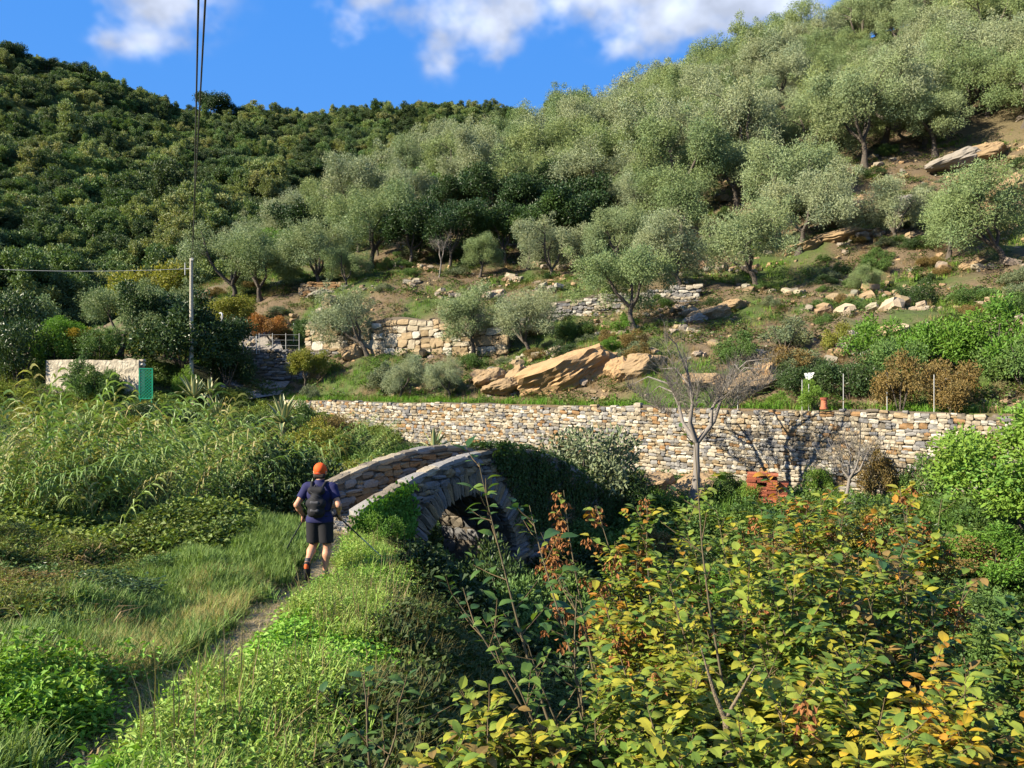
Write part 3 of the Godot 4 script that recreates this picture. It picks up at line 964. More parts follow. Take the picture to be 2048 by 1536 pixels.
func grove_label(p: Vector3, px: float) -> String:
	var d := p.length()
	var row := "at the grove's lower edge" if d < 68.0 else "in the grove's lower half" if d < 82.0 else "in the grove's upper half" if d < 97.0 else "near the grove's skyline"
	var col := "behind the pole" if px < 760.0 else "above the boulder wall" if px < 1060.0 else "above the grey terrace wall" if px < 1420.0 else "above the heap of stones" if px < 1720.0 else "above the pale rock outcrop"
	return "olive tree %s, %s" % [row, col]

func trees() -> void:
	grow_stock()
	var bark := mat("bark", Color(0.09, 0.075, 0.06), 0.95)
	bark.normal_enabled = true
	bark.normal_texture = noise_tex(0.05, 256, true, 10.0)
	bark.uv1_triplanar = true
	bark.uv1_scale = Vector3(3, 0.8, 3)
	var grey_bark := mat("grey_bark", Color(0.17, 0.15, 0.13), 0.95)
	var ol := [leafmat("olive_a", Color(0.23, 0.285, 0.13), 0.28, 0.5), leafmat("olive_b", Color(0.27, 0.305, 0.165), 0.28, 0.5), leafmat("olive_c", Color(0.195, 0.255, 0.10), 0.28, 0.5), leafmat("olive_d", Color(0.235, 0.29, 0.11), 0.3, 0.5)]
	var green := leafmat("leaf_green", Color(0.07, 0.125, 0.03), 0.5)
	var bright := leafmat("leaf_bright", Color(0.12, 0.24, 0.025), 0.7)
	var dark := leafmat("leaf_dark", Color(0.04, 0.075, 0.022), 0.35, 0.45)
	var yellow := leafmat("leaf_yellow", Color(0.24, 0.24, 0.04), 0.7)
	var orange := leafmat("leaf_orange", Color(0.36, 0.17, 0.05), 0.6)
	var gold := leafmat("leaf_gold", Color(0.42, 0.30, 0.03), 0.7)
	# olives that stand apart on the lower terraces: pixel of the foot, depth, size, mesh, lean, label
	for t in [
		[1268, 668, 40.0, 0.86, 0, 0.0, "olive tree with a thick dark trunk in front of the grey terrace wall"],
		[948, 662, 45.0, 0.72, 2, 0.28, "olive leaning left over the boulder wall, trunk bare below a small crown"],
		[738, 690, 48.5, 0.78, 5, 0.3, "wide grey olive leaning left beside the track wall"],
		[1515, 578, 45.5, 0.92, 1, 0.22, "olive with a bent pale trunk above the heap of stones"],
		[1362, 600, 46.0, 0.8, 3, 0.1, "olive with a forked foot at the upper end of the grey wall"],
		[1597, 512, 51.0, 1.02, 0, 0.0, "tall olive with a straight trunk below the bare rock ledge"],
		[1728, 590, 42.0, 0.3, 4, 0.0, "hard-pruned olive stump with a small tuft on the grassy slope"],
		[1785, 478, 49.0, 0.75, 4, 0.0, "small round olive at the left of the pale rock outcrop"],
		[1898, 515, 45.0, 0.72, 2, 0.1, "young olive standing between two larger ones on the grassy slope"],
		[2010, 535, 41.0, 0.95, 3, 0.25, "pale olive leaning left near the cut boulder on the slope"],
		[1060, 680, 43.5, 0.68, 1, 0.15, "low olive with orange twigs in front of the wall corner"],
		[800, 800, 41.5, 0.42, 3, 0.0, "olive sapling on the grass bank above the long wall"],
		[900, 805, 39.0, 0.36, 5, 0.0, "grey olive shrub left of the rounded boulder"],
		[1100, 560, 54.0, 0.8, 4, 0.0, "olive above the grey wall, at the corner of the dark thicket"],
		[1240, 545, 52.0, 0.82, 2, 0.0, "olive at the edge of the terrace, above the dark-trunked one"],
		[240, 712, 47.5, 0.86, 0, 0.0, "silvery olive with a dark trunk above the cream wall"],
		[470, 640, 62.0, 1.15, 1, 0.0, "big grey olive behind the wooden pole"],
		[520, 650, 61.0, 1.0, 4, 0.0, "grey olive right of the wooden pole, behind the orange tree"],
		[345, 655, 58.0, 0.75, 5, 0.0, "small silvery olive left of the pole beside the yellow tree"],
		[640, 600, 60.0, 1.0, 1, 0.0, "olive at the left end of the topmost terrace wall"],
		[740, 560, 63.0, 1.25, 3, 0.0, "large drooping olive above the middle of the topmost wall"],
		[960, 545, 57.0, 0.55, 2, 0.0, "little round olive on the bank above the boulder wall"],
		[1930, 250, 66.0, 1.2, 6, 0.0, "broad olive at the right above the dark rock band, left one"],
		[2005, 225, 68.0, 1.3, 8, 0.0, "broad olive at the right edge high above the dark rock band"],
		[2050, 285, 61.0, 1.1, 1, 0.0, "olive at the right edge just above the tan rock step"],
		[1870, 305, 62.0, 1.0, 7, 0.1, "thin-stemmed olive left of the dark rock band"],
		[690, 575, 58.0, 0.55, 4, 0.0, "low round olive bush on the topmost terrace wall"]]:
		var p := at(t[0], t[1], t[2])
		p.y = hill_y(p.x, p.z)
		var o := plant("olive_tree", olives[t[4]], t[6], "olive tree", p, t[3] * 1.15, ol[rng.randi() % 3], bark)
		o.rotation = Vector3(0, 0, t[5])
		if t[5] == 0.0: o.rotation.y = rng.randf() * TAU
	# the grove: rows along the contour
	var spots := []
	var v := 20.0
	while v < 96.0:
		var u := -12.0 + rf(0.0, 3.0)
		while u < 70.0:
			var q := xz_of(u + rf(-1.0, 1.0), v + rf(-1.4, 1.4))
			var p := Vector3(q.x, hill_y(q.x, q.y), q.y)
			var px := 1024.0 + FPX * p.x / -p.z
			var py := 768.0 - FPX * (p.y - EYE.y) / -p.z
			# the grove begins at the edge of the cleared terraces
			var edge := 600.0
			if px > 560.0: edge = lerpf(575.0, 540.0, clampf((px - 560.0) / 660.0, 0.0, 1.0))
			if px > 1220.0: edge = lerpf(530.0, 485.0, clampf((px - 1220.0) / 430.0, 0.0, 1.0))
			if px > 1640.0: edge = lerpf(395.0, 275.0, clampf((px - 1640.0) / 300.0, 0.0, 1.0))
			if px > -300.0 and px < 2500.0 and py < edge and (px > 520.0 or (v > 44.0 and px > 380.0)): spots.append(p)
			u += rf(3.8, 5.6)
		v += rf(4.2, 5.2)
	spots.sort_custom(func(a, b): return a.length() < b.length())
	var n := 0
	for p in spots:
		if n >= 270: break
		n += 1
		var k := rng.randf()
		var px: float = 1024.0 + FPX * p.x / -p.z
		if k < 0.06 and px < 1450.0: plant("green_tree", broads[rng.randi() % 4], "fresh green tree among the olives, " + grove_label(p, px).trim_prefix("olive tree "), "tree", p, rf(0.75, 1.0), bright, bark, "green trees in the olive grove")
		elif k < 0.16 and px < 1300.0 or px > 780.0 and px < 1180.0 and p.length() < 74.0 and k < 0.6: plant("green_tree", broads[rng.randi() % 4], "dark evergreen among the olives, " + grove_label(p, px).trim_prefix("olive tree "), "tree", p, rf(0.9, 1.25), dark, bark, "dark trees in the olive grove")
		else: plant("olive_tree", olives[rng.randi() % 9], grove_label(p, px), "olive tree", p, rf(0.95, 1.6), ol[rng.randi() % 4], bark, "olive trees of the hillside grove", rf(-0.14, 0.14), rf(0.82, 1.15))
	# other trees one can tell apart
	for t in [
		[300, 640, 60.0, 1.35, 1, yellow, "yellowing tree with a loose crown left of the wooden pole"],
		[350, 660, 52.0, 0.6, 2, yellow, "bright yellow-green bush tree just left of the pole"],
		[330, 745, 48.0, 1.0, 0, dark, "wide dark glossy tree beside the pole, behind the green trellis"],
		[425, 760, 48.0, 0.85, 3, dark, "dark glossy tree right of the pole, by the track"],
		[545, 655, 54.5, 0.55, 2, orange, "small orange autumn tree beside the green cart"],
		[620, 655, 53.5, 0.5, 1, green, "small green fruit tree beside the net fence"],
		[455, 650, 56.0, 0.75, 0, yellow, "yellow-green tree behind the concrete post"],
		[130, 715, 46.0, 0.55, 3, bright, "leafy green bush hanging over the left end of the cream wall"],
		[165, 712, 45.6, 0.42, 2, gold, "golden yellow bush on the cream wall"],
		[60, 720, 62.0, 1.0, 0, ol[2], "grey tree in the shade at the left edge, behind the cream wall"],
		[820, 555, 61.0, 1.1, 1, dark, "dark evergreen at the edge of the grove, above the topmost wall"],
		[900, 545, 60.0, 1.0, 2, dark, "dark evergreen with a pale dead stem before it, above the topmost wall"],
		[1010, 530, 60.0, 0.95, 0, green, "green tree right of the dark thicket above the terraces"],
		[1120, 500, 58.0, 1.05, 3, green, "green tree with small leaves above the corner of the grey wall"],
		[610, 750, 47.0, 0.52, 0, yellow, "rounded olive-yellow bush tree at the bend of the track"],
		[560, 560, 72.0, 0.8, 3, bright, "bright green tree among the olives right of the pole"]]:
		var p := at(t[0], t[1], t[2])
		p.y = hill_y(p.x, p.z) if uv_of(p.x, p.z).y > 0.4 else near_y(p.x, p.z)
		plant("broadleaf_tree", broads[t[4]], t[6], "tree", p, t[3], t[5], bark)
	# woodland of the far hills
	var wood_mats := [leafmat("wood_a", Color(0.115, 0.175, 0.05), 0.4), leafmat("wood_b", Color(0.18, 0.23, 0.07), 0.4), leafmat("wood_c", Color(0.075, 0.115, 0.04), 0.35), leafmat("wood_d", Color(0.23, 0.255, 0.09), 0.45)]
	var wood_any := leafmat("wood_any", Color(1, 1, 1), 0.55)
	var list := []
	var z := -66.0
	while z > -375.0:
		var x := z * 0.82
		while x < -z * 0.35:
			var p := Vector3(x + rf(-2, 2), 0, z + rf(-2, 2))
			p.y = far_s.y(p.x, p.z) + noise.get_noise_2d(p.x * 0.3, p.z * 0.3) * 5.0
			var px := 1024.0 + FPX * p.x / -p.z
			var uv := uv_of(p.x, p.z)
			if px < 1290.0 and (px < 480.0 or z < -135.0) and p.y > 4.0 and not (uv.y > 0.4 and uv.y < 110.0 and uv.x < 95.0 and hill_y(p.x, p.z) > p.y): list.append(p)
			x += rf(2.6, 5.0) * clampf(-z / 200.0, 0.75, 1.25)
		z -= 3.6 * clampf(-z / 200.0, 0.75, 1.3)
	list.sort_custom(func(a, b): return a.length() < b.length())
	var groups := [[], [], [], [], [], [], []]
	var cols := [[], [], [], [], [], [], []]
	for i in list.size():
		var p: Vector3 = list[i]
		var s := rf(0.5, 0.9) + 0.4 * pow(rng.randf(), 3.0)
		var tone := noise.get_noise_2d(p.x * 0.5, p.z * 0.5) + rf(-0.35, 0.35)
		var k := 2 if tone < -0.15 else 0 if tone < 0.12 else 1 if tone < 0.3 else 3
		if i < 300:
			plant("woodland_tree", woods[i % 7], "%s tree on the left-hand hill, %s" % [["mid green", "yellow-green", "dark green", "pale autumn"][k], "at its foot left of the cream wall" if p.x / -p.z < -0.57 and p.length() < 120.0 else "behind the garden trees" if p.length() < 120.0 else "on its shaded lower slope"], "tree", p, s, wood_mats[k], grey_bark, "woodland trees of the left-hand hill")
		else:
			var c: Color = [Color(0.115, 0.175, 0.05), Color(0.18, 0.23, 0.07), Color(0.075, 0.115, 0.04), Color(0.23, 0.255, 0.09)][k]
			groups[i % 7].append(Transform3D(Basis.from_euler(Vector3(rf(-0.2, 0.2), rng.randf() * TAU, rf(-0.2, 0.2))).scaled_local(Vector3(s * rf(0.8, 1.25), s * rf(0.7, 1.3), s)), p))
			cols[i % 7].append(shade(c, 0.25))
	for k in 7: many("far_woodland", woods[k][1], wood_any, groups[k], cols[k], null, "dense broadleaf woodland covering the far hillsides up to the skyline", "woodland")

# ---------------------------------------------------------------- ground cover: masses nobody could count
func blade(g: Geo, p: Vector3, a: float, h: float, bend: float, w: float, c: Color) -> void:
	var o := Vector3(cos(a), 0, sin(a))
	var s := Vector3(-sin(a), 0, cos(a)) * w * 0.5
	var m := p + Vector3.UP * h * 0.6 + o * bend * h * 0.3
	var t := p + Vector3.UP * h * (1.0 - bend * 0.35) + o * bend * h
	var b := g.v.size()
	g.v.append(p - s); g.v.append(p + s); g.v.append(m + s * 0.8); g.v.append(m - s * 0.8); g.v.append(t)
	for i in 5: g.c.append(c)
	g.ix.append(b); g.ix.append(b + 1); g.ix.append(b + 2)
	g.ix.append(b); g.ix.append(b + 2); g.ix.append(b + 3)
	g.ix.append(b + 3); g.ix.append(b + 2); g.ix.append(b + 4)
func tuft(seed_: int, blades: int, h: float, r: float, bend: float, w: float) -> ArrayMesh:
	var q := RandomNumberGenerator.new()
	q.seed = seed_
	var g := Geo.new()
	for i in blades:
		var a := q.randf() * TAU
		var rr := sqrt(q.randf()) * r
		var k := q.randf_range(0.7, 1.3)
		blade(g, Vector3(cos(a) * rr, -0.03, sin(a) * rr), q.randf() * TAU, h * q.randf_range(0.5, 1.15), bend * q.randf_range(0.2, 1.3), w * q.randf_range(0.7, 1.2), Color(k * q.randf_range(0.9, 1.15), k, k * 0.9))
	return g.mesh()
func herb(seed_: int, n: int, h: float, r: float, l: float, w: float) -> ArrayMesh:
	var q := RandomNumberGenerator.new()
	q.seed = seed_
	var g := Geo.new()
	for i in n:
		var a := q.randf() * TAU
		var rr := sqrt(q.randf()) * r
		var p := Vector3(cos(a) * rr, h * q.randf_range(0.15, 1.0) * (1.0 - 0.5 * rr / r), sin(a) * rr)
		var b := q.randf() * TAU
		var d := Vector3(cos(b), q.randf_range(-0.5, 0.45), sin(b)).normalized()
		var up := (Vector3.UP + Vector3(q.randf_range(-1, 1), 0, q.randf_range(-1, 1)) * 0.5).normalized()
		var k := q.randf_range(0.65, 1.35)
		var sz := q.randf_range(0.6, 1.25)
		g.leaf(p, d, d.cross(up).normalized(), up, l * sz, w * sz, Color(k * q.randf_range(0.85, 1.2), k, k * 0.85))
	return g.mesh()

# one arching giant reed: a jointed stem with two ranks of long hanging leaves
func reed(seed_: int, h: float, arch: float) -> ArrayMesh:
	var q := RandomNumberGenerator.new()
	q.seed = seed_
	var g := Geo.new()
	var pts := []
	var rad := []
	for i in 9:
		var t := i / 8.0
		pts.append(Vector3(arch * h * t * t * 0.9, h * (t - 0.32 * arch * t * t), sin(t * 3.0 + seed_) * 0.06))
		rad.append(0.016 * (1.1 - t))
	for i in 22:
		var t := 0.22 + 0.78 * i / 21.0
		var f := t * 8.0
		var k := mini(int(f), 7)
		var p: Vector3 = pts[k].lerp(pts[k + 1], f - k)
		var tan: Vector3 = (pts[k + 1] - pts[k]).normalized()
		var sgn := 1.0 if i % 2 == 0 else -1.0
		var side := (tan.cross(Vector3.UP).normalized() if absf(tan.y) < 0.98 else Vector3.BACK) * sgn
		side = (side + Vector3(q.randf_range(-0.4, 0.5), 0, q.randf_range(-0.3, 0.3))).normalized()
		var l := q.randf_range(0.55, 0.9) * (1.15 - 0.5 * t)
		var w := q.randf_range(0.04, 0.065)
		var kk := q.randf_range(0.75, 1.25)
		var col := Color(kk * q.randf_range(0.9, 1.15), kk, kk * 0.9)
		var last_l := Vector3.ZERO
		var last_r := Vector3.ZERO
		for j in 5:
			var u := j / 4.0
			var c := p + (side * 0.55 + tan * 0.5) * l * u + Vector3.UP * l * (0.35 * u - 0.95 * u * u)
			var ws := tan.cross(side).normalized() * 0.25 + (tan - side * 0.3).normalized() * 0.75
			var hw := w * (0.5 * (1.0 - u * u) + 0.02)
			var nl := c + ws * hw
			var nr := c - ws * hw
			if j > 0: g.quad(last_l, last_r, nr, nl, col)
			last_l = nl
			last_r = nr
	var s := Geo.new()
	s.tube(pts, rad, 5, Color(1.2, 1.1, 0.7), false)
	var b := g.v.size()
	g.v.append_array(s.v)
	g.c.append_array(s.c)
	for i in s.ix: g.ix.append(i + b)
	return g.mesh()

func lay_down(x: float, z: float, s: float, tall := 1.0, tilt := 0.2) -> Transform3D:
	var b := Basis(Vector3.UP, rng.randf() * TAU)
	b = Basis(Vector3(rf(-1, 1), 0, rf(-1, 1)).normalized(), rf(0, tilt)) * b
	return Transform3D(b.scaled_local(Vector3(s, s * tall, s)), Vector3(x, ground_y(x, z), z))
func shade(c: Color, k := 0.2) -> Color:
	var f := 1.0 + rf(-k, k)
	return Color(c.r * f * (1.0 + rf(-0.1, 0.1)), c.g * f, c.b * f)

func cover() -> void:
	var gm := leafmat("cover", Color(1, 1, 1), 0.6, 0.6)
	var grass := [[], []]
	var dry := [[], []]
	var weeds := [[], []]
	var nettles := [[], []]
	var ivy := [[], []]
	var litter := [[], []]
	var fineh := [[], []]
	var stalks := [[], []]
	# the near bank, denser close by
	for i in 70000:
		var d := 3.2 + 17.0 * pow(rng.randf(), 0.85)
		var x := rf(-0.72, 0.34) * d
		var z := -d
		if uv_of(x, z).y > -0.3: continue
		var k := x - path_x(z)
		var nz := noise.get_noise_2d(x * 5.0, z * 5.0)
		var nf := fine.get_noise_2d(x * 1.3 + 20.0, z * 1.3)
		if absf(k) < 0.29 + nf * 0.14 and d > 6.0 or absf(k + 0.1) < 0.3 + nf * 0.3:
			if rng.randf() < (0.78 if d > 7.0 else 0.45): continue
			if rng.randf() < 0.3:
				grass[0].append(lay_down(x, z, rf(0.3, 0.55), 0.7, 0.6)); grass[1].append(shade(Color(0.24, 0.30, 0.08)))
				continue
			litter[0].append(lay_down(x, z, rf(0.5, 0.9))); litter[1].append(shade(Color(0.34, 0.27, 0.13)))
			continue
		if Vector2(x + 2.93, z + 11.9).length() < 0.42: continue
		var q := rng.randf()
		var edge := 1.4 + nz * 0.6 - maxf(0.0, d - 13.0) * 0.25
		if on_deck(x, z): continue
		if k > edge:
			if z > -3.6: continue
			ivy[0].append(lay_down(x, z, rf(0.4, 0.8), rf(0.8, 1.8), 0.5)); ivy[1].append(shade(Color(0.035, 0.065, 0.018).lerp(Color(0.075, 0.115, 0.025), clampf(nz + 0.4, 0, 1)), 0.3))  # ivy green darkened to paint in the shade of the ravine bank
			if q < 0.12: dry[0].append(lay_down(x, z, rf(0.5, 0.9))); dry[1].append(shade(Color(0.20, 0.19, 0.07)))
		elif k > 0.0:
			if q < 0.30 + nz * 1.5 + clampf((10.5 - d) * 0.12, -0.1, 0.4): weeds[0].append(lay_down(x, z, rf(0.5, 1.05), rf(0.7, 1.3))); weeds[1].append(shade(Color(0.13, 0.30, 0.025).lerp(Color(0.22, 0.37, 0.05), rng.randf())))
			elif q < 0.78: fineh[0].append(lay_down(x, z, rf(0.7, 1.3), rf(0.8, 1.5), 0.3)); fineh[1].append(shade(Color(0.20, 0.34, 0.05).lerp(Color(0.30, 0.38, 0.10), rng.randf())))
			elif q > 0.985: stalks[0].append(lay_down(x, z, rf(0.6, 1.1), 1.0, 0.35)); stalks[1].append(shade(Color(0.26, 0.2, 0.11)))
			elif q < 0.93: grass[0].append(lay_down(x, z, rf(0.7, 1.25), rf(0.8, 1.3))); grass[1].append(shade(Color(0.19, 0.34, 0.045).lerp(Color(0.29, 0.36, 0.09), clampf(nf + 0.4, 0, 1))))
			else: dry[0].append(lay_down(x, z, rf(0.4, 0.8))); dry[1].append(shade(Color(0.34, 0.29, 0.13)))
		elif k > -1.35 - clampf((d - 7.0) * 0.25, 0.0, 0.5) + nz * 0.8 or d > 11.5 and k > -2.4:
			var yellow := smoothstep(-0.25, 0.1, nf + 0.05) * clampf((11.6 - d) / 1.5, 0.0, 1.0) * clampf((d - 4.2) / 1.6, 0.0, 1.0)
			if k > -1.1 + nz * 0.6 and q < yellow * 0.5: dry[0].append(lay_down(x, z, rf(0.35, 0.7), 0.9, 0.5)); dry[1].append(shade(Color(0.44, 0.38, 0.15)))
			elif d > 4.5 and d < 6.4 and k < -0.1 and k > -1.0 and nz + nf * 0.6 > -0.12 and q < 0.62: nettles[0].append(lay_down(x, z, rf(0.7, 1.25), rf(0.8, 1.6))); nettles[1].append(shade(Color(0.14, 0.29, 0.03).lerp(Color(0.21, 0.33, 0.04), rng.randf())))
			elif q < 0.8: grass[0].append(lay_down(x, z, rf(0.6, 1.1), rf(0.7, 1.2), 0.4)); grass[1].append(shade(Color(0.17, 0.25, 0.06)))
			elif q < 0.9: weeds[0].append(lay_down(x, z, rf(0.4, 0.9))); weeds[1].append(shade(Color(0.12, 0.22, 0.03)))
			else: litter[0].append(lay_down(x, z, rf(0.6, 1.2))); litter[1].append(shade(Color(0.28, 0.2, 0.1)))
		else:
			# the mown and trampled bank at the left
			if q < 0.22 + nz: fineh[0].append(lay_down(x, z, rf(0.7, 1.3), rf(0.6, 1.3), 0.4)); fineh[1].append(shade(Color(0.14, 0.20, 0.04).lerp(Color(0.26, 0.26, 0.07), clampf(nf + 0.5, 0, 1))))
			elif q < 0.45: ivy[0].append(lay_down(x, z, rf(0.35, 0.7), rf(0.6, 1.5), 0.4)); ivy[1].append(shade(Color(0.12, 0.18, 0.035).lerp(Color(0.24, 0.23, 0.065), clampf(nz + 0.5, 0, 1)), 0.3))
			elif q < 0.60: litter[0].append(lay_down(x, z, rf(0.8, 1.6), 1.0, 0.3)); litter[1].append(shade(Color(0.24, 0.17, 0.085)))
			elif q < 0.68: dry[0].append(lay_down(x, z, rf(0.4, 0.9), 0.8, 0.9)); dry[1].append(shade(Color(0.19, 0.185, 0.06)))
			else: weeds[0].append(lay_down(x, z, rf(0.5, 1.0))); weeds[1].append(shade(Color(0.09, 0.18, 0.03)))
	# the ravine and the bank below the long wall
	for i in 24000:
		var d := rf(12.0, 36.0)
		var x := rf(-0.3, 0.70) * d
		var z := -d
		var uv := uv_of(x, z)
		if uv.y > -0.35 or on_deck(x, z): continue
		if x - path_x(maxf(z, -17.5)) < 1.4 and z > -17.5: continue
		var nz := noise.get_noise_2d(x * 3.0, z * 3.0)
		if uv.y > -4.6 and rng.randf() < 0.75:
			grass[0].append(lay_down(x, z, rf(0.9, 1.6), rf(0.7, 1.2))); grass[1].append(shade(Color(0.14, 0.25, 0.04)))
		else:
			ivy[0].append(lay_down(x, z, rf(0.7, 1.3), rf(0.9, 2.2), 0.4)); ivy[1].append(shade((Color(0.03, 0.055, 0.018) if x < 3.4 and d < 21.0 else Color(0.055, 0.11, 0.03).lerp(Color(0.12, 0.19, 0.035), clampf(nz * 1.5 + 0.4, 0, 1))), 0.3))  # ravine shade near the bridge is put into the darker leaf colour
	# the terraces and the slope above the wall
	for i in 26000:
		var u := rf(-14.0, 62.0)
		var v := 0.6 + 44.0 * pow(rng.randf(), 1.5)
		var q := xz_of(u, v)
		var x := q.x
		var z := q.y
		var nz := noise.get_noise_2d(x * 1.3, z * 1.3) + fine.get_noise_2d(x, z) * 0.35
		if v < 1.9 and u < 36.0 and rng.randf() < 0.7 or nz > 0.02 and rng.randf() < 0.55:
			grass[0].append(lay_down(x, z, rf(0.8, 1.6), rf(0.5, 1.1), 0.3)); grass[1].append(shade(Color(0.13, 0.27, 0.025).lerp(Color(0.22, 0.27, 0.06), rng.randf() * clampf(v / 12.0, 0, 1))))
		elif rng.randf() < 0.45:
			dry[0].append(lay_down(x, z, rf(0.7, 1.3), 0.7, 0.4)); dry[1].append(shade(Color(0.28, 0.21, 0.105)))
		elif rng.randf() < 0.4:
			ivy[0].append(lay_down(x, z, rf(0.8, 1.8), rf(0.6, 1.2), 0.4)); ivy[1].append(shade(Color(0.09, 0.14, 0.035), 0.3))
	# left bank below the pole and the floor of the reed bed
	for i in 24000:
		var d := rf(13.0, 46.0)
		var x := rf(-0.72, -0.1) * d
		var z := -d
		if uv_of(x, z).y > 0.3 or on_deck(x, z) or x > path_x(maxf(z, -18.0)) - 1.6: continue
		var nz := noise.get_noise_2d(x * 2.0, z * 2.0)
		ivy[0].append(lay_down(x, z, rf(0.6, 1.2), rf(0.9, 1.6), 0.4)); ivy[1].append(shade(Color(0.09, 0.14, 0.03).lerp(Color(0.22, 0.27, 0.06), clampf(nz * 1.6 + 0.4, 0, 1)), 0.3))
	many("green_grass", tuft(1, 22, 0.30, 0.16, 0.5, 0.011), gm, grass[0], grass[1], null, "lush green grass along the path, the wall foot and the terraces", "grass")
	many("dry_grass", tuft(2, 34, 0.52, 0.17, 0.7, 0.006), gm, dry[0], dry[1], null, "dry straw-yellow grass beside the path and on the slopes", "grass")
	many("green_weeds", herb(3, 34, 0.20, 0.24, 0.075, 0.045), gm, weeds[0], weeds[1], null, "low bright green leafy weeds on the bank right of the path", "weeds")
	many("nettles", herb(4, 90, 0.30, 0.20, 0.046, 0.024), gm, nettles[0], nettles[1], null, "bright green nettle patch at the near left edge of the path", "nettles")
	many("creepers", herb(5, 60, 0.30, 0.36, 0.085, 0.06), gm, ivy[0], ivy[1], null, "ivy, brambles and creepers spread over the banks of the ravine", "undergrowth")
	many("fine_herbs", herb(7, 80, 0.26, 0.2, 0.042, 0.018), gm, fineh[0], fineh[1], null, "feathery light green herbs covering the bank beside the hiker", "herbs")
	many("seed_stalks", tuft(8, 5, 0.75, 0.12, 0.25, 0.008), gm, stalks[0], stalks[1], null, "brown dead seed stalks standing in the grass of the bank", "dry stalks")
	many("plant_litter", tuft(6, 26, 0.10, 0.3, 3.2, 0.010), gm, litter[0], litter[1], null, "brown cut stalks and straw lying on the bank", "plant litter")

func on_deck(x: float, z: float) -> bool:
	var r := Vector2(x, z) - BS
	var s := r.dot(BD)
	var o := r.dot(BN)
	return s > -0.4 and s < 11.0 and o < 0.15 and o > -2.5

func reeds() -> void:
	var m := [leafmat("reed_a", Color(0.185, 0.28, 0.08), 0.5, 0.45), leafmat("reed_b", Color(0.24, 0.32, 0.10), 0.5, 0.45), leafmat("reed_c", Color(0.16, 0.25, 0.07), 0.5, 0.45), leafmat("reed_d", Color(0.29, 0.29, 0.11), 0.5, 0.45)]
	var kinds := []
	for k in 7: kinds.append(reed(500 + k, 2.9, [0.35, 0.55, 0.8, 0.95, 0.65, 0.25, 1.1][k]))
	var stems := []
	for i in 3000:
		var d := 13.0 + 26.0 * rng.randf()
		var x := rf(-0.70, -0.13) * d
		var z := -d
		if uv_of(x, z).y > -1.5 or on_deck(x, z): continue
		var r := Vector2(x, z) - BS
		if x > path_x(maxf(z, -18.0)) - lerpf(3.2, 1.6, clampf((d - 14.0) / 6.0, 0, 1)): continue
		if r.dot(BN) > -3.4 and r.dot(BD) > -1.0: continue
		if noise.get_noise_2d(x * 3.4, z * 3.4) < 0.02: continue
		if d < 13.6 + noise.get_noise_2d(x * 2.0 + 30.0, 5.0) * 7.0: continue
		stems.append(Vector3(x, near_top(x, z), z))
	stems.sort_custom(func(a, b): return a.length() < b.length())
	var xf := [[], [], [], [], [], [], []]
	var cols := [[], [], [], [], [], [], []]
	for i in stems.size():
		var p: Vector3 = stems[i]
		var dist := p.length()
		var s := rf(0.5, 1.15) * clampf(0.66 + (dist - 14.0) / 9.0, 0.72, 1.1) * clampf(1.0 - (dist - 25.0) / 22.0, 0.45, 1.0)
		var turn := rf(-1.2, 1.0) + (PI if rng.randf() < 0.15 else 0.0)
		var k := rng.randi() % 7
		if i % 5 == 0 and i < 1400:
			var far := "beside the path" if dist < 21.0 else "in the bed behind the bridge" if dist < 30.0 else "at the back of the reed bed"
			var o := single("giant_reed", kinds[k], m[rng.randi() % 4], "%s giant reed with long hanging leaves %s" % [["upright", "leaning", "arching", "bowed"][[0, 1, 2, 3, 1, 0, 3][k]], far], "reed", "giant reeds left of the path")
			o.position = p
			o.rotation = Vector3(rf(-0.15, 0.15), turn, rf(-0.15, 0.1))
			o.scale = Vector3.ONE * s
		else:
			var b := Basis.from_euler(Vector3(rf(-0.15, 0.15), turn, rf(-0.15, 0.1))).scaled_local(Vector3.ONE * s)
			xf[k].append(Transform3D(b, p))
			cols[k].append(shade([Color(0.185, 0.28, 0.08), Color(0.24, 0.32, 0.10), Color(0.16, 0.25, 0.07), Color(0.31, 0.29, 0.12)][rng.randi() % 4]))
	for k in 7: many("reed_thicket", kinds[k], mats["cover"], xf[k], cols[k], null, "tangled thicket of giant reeds filling the stream bed left of the bridge", "reeds")

# variegated agave: every leaf a part, green with cream margins
func agave_leaf(l: float, w: float, bend: float) -> ArrayMesh:
	var g := Geo.new()
	var rows := []
	for i in 9:
		var t := i / 8.0
		var hw := w * 0.5 * (0.75 + 0.5 * sin(t * 2.4)) * (1.0 - pow(t, 3.0)) + 0.002
		var c := Vector3(l * (t - bend * 0.35 * t * t), l * (0.28 * t - bend * 0.55 * t * t * t), 0)
		var row := []
		for q in [-1.0, -0.62, 0.0, 0.62, 1.0]: row.append(c + Vector3(-0.25 * absf(q) * hw, absf(q) * hw * 0.55, q * hw))
		rows.append(row)
	var cream := Color(0.42, 0.38, 0.17)
	var green := Color(0.12, 0.17, 0.085)
	for i in 8:
		for j in 4:
			g.quad(rows[i][j], rows[i][j + 1], rows[i + 1][j + 1], rows[i + 1][j], cream if j == 0 or j == 3 else green)
	return g.mesh()
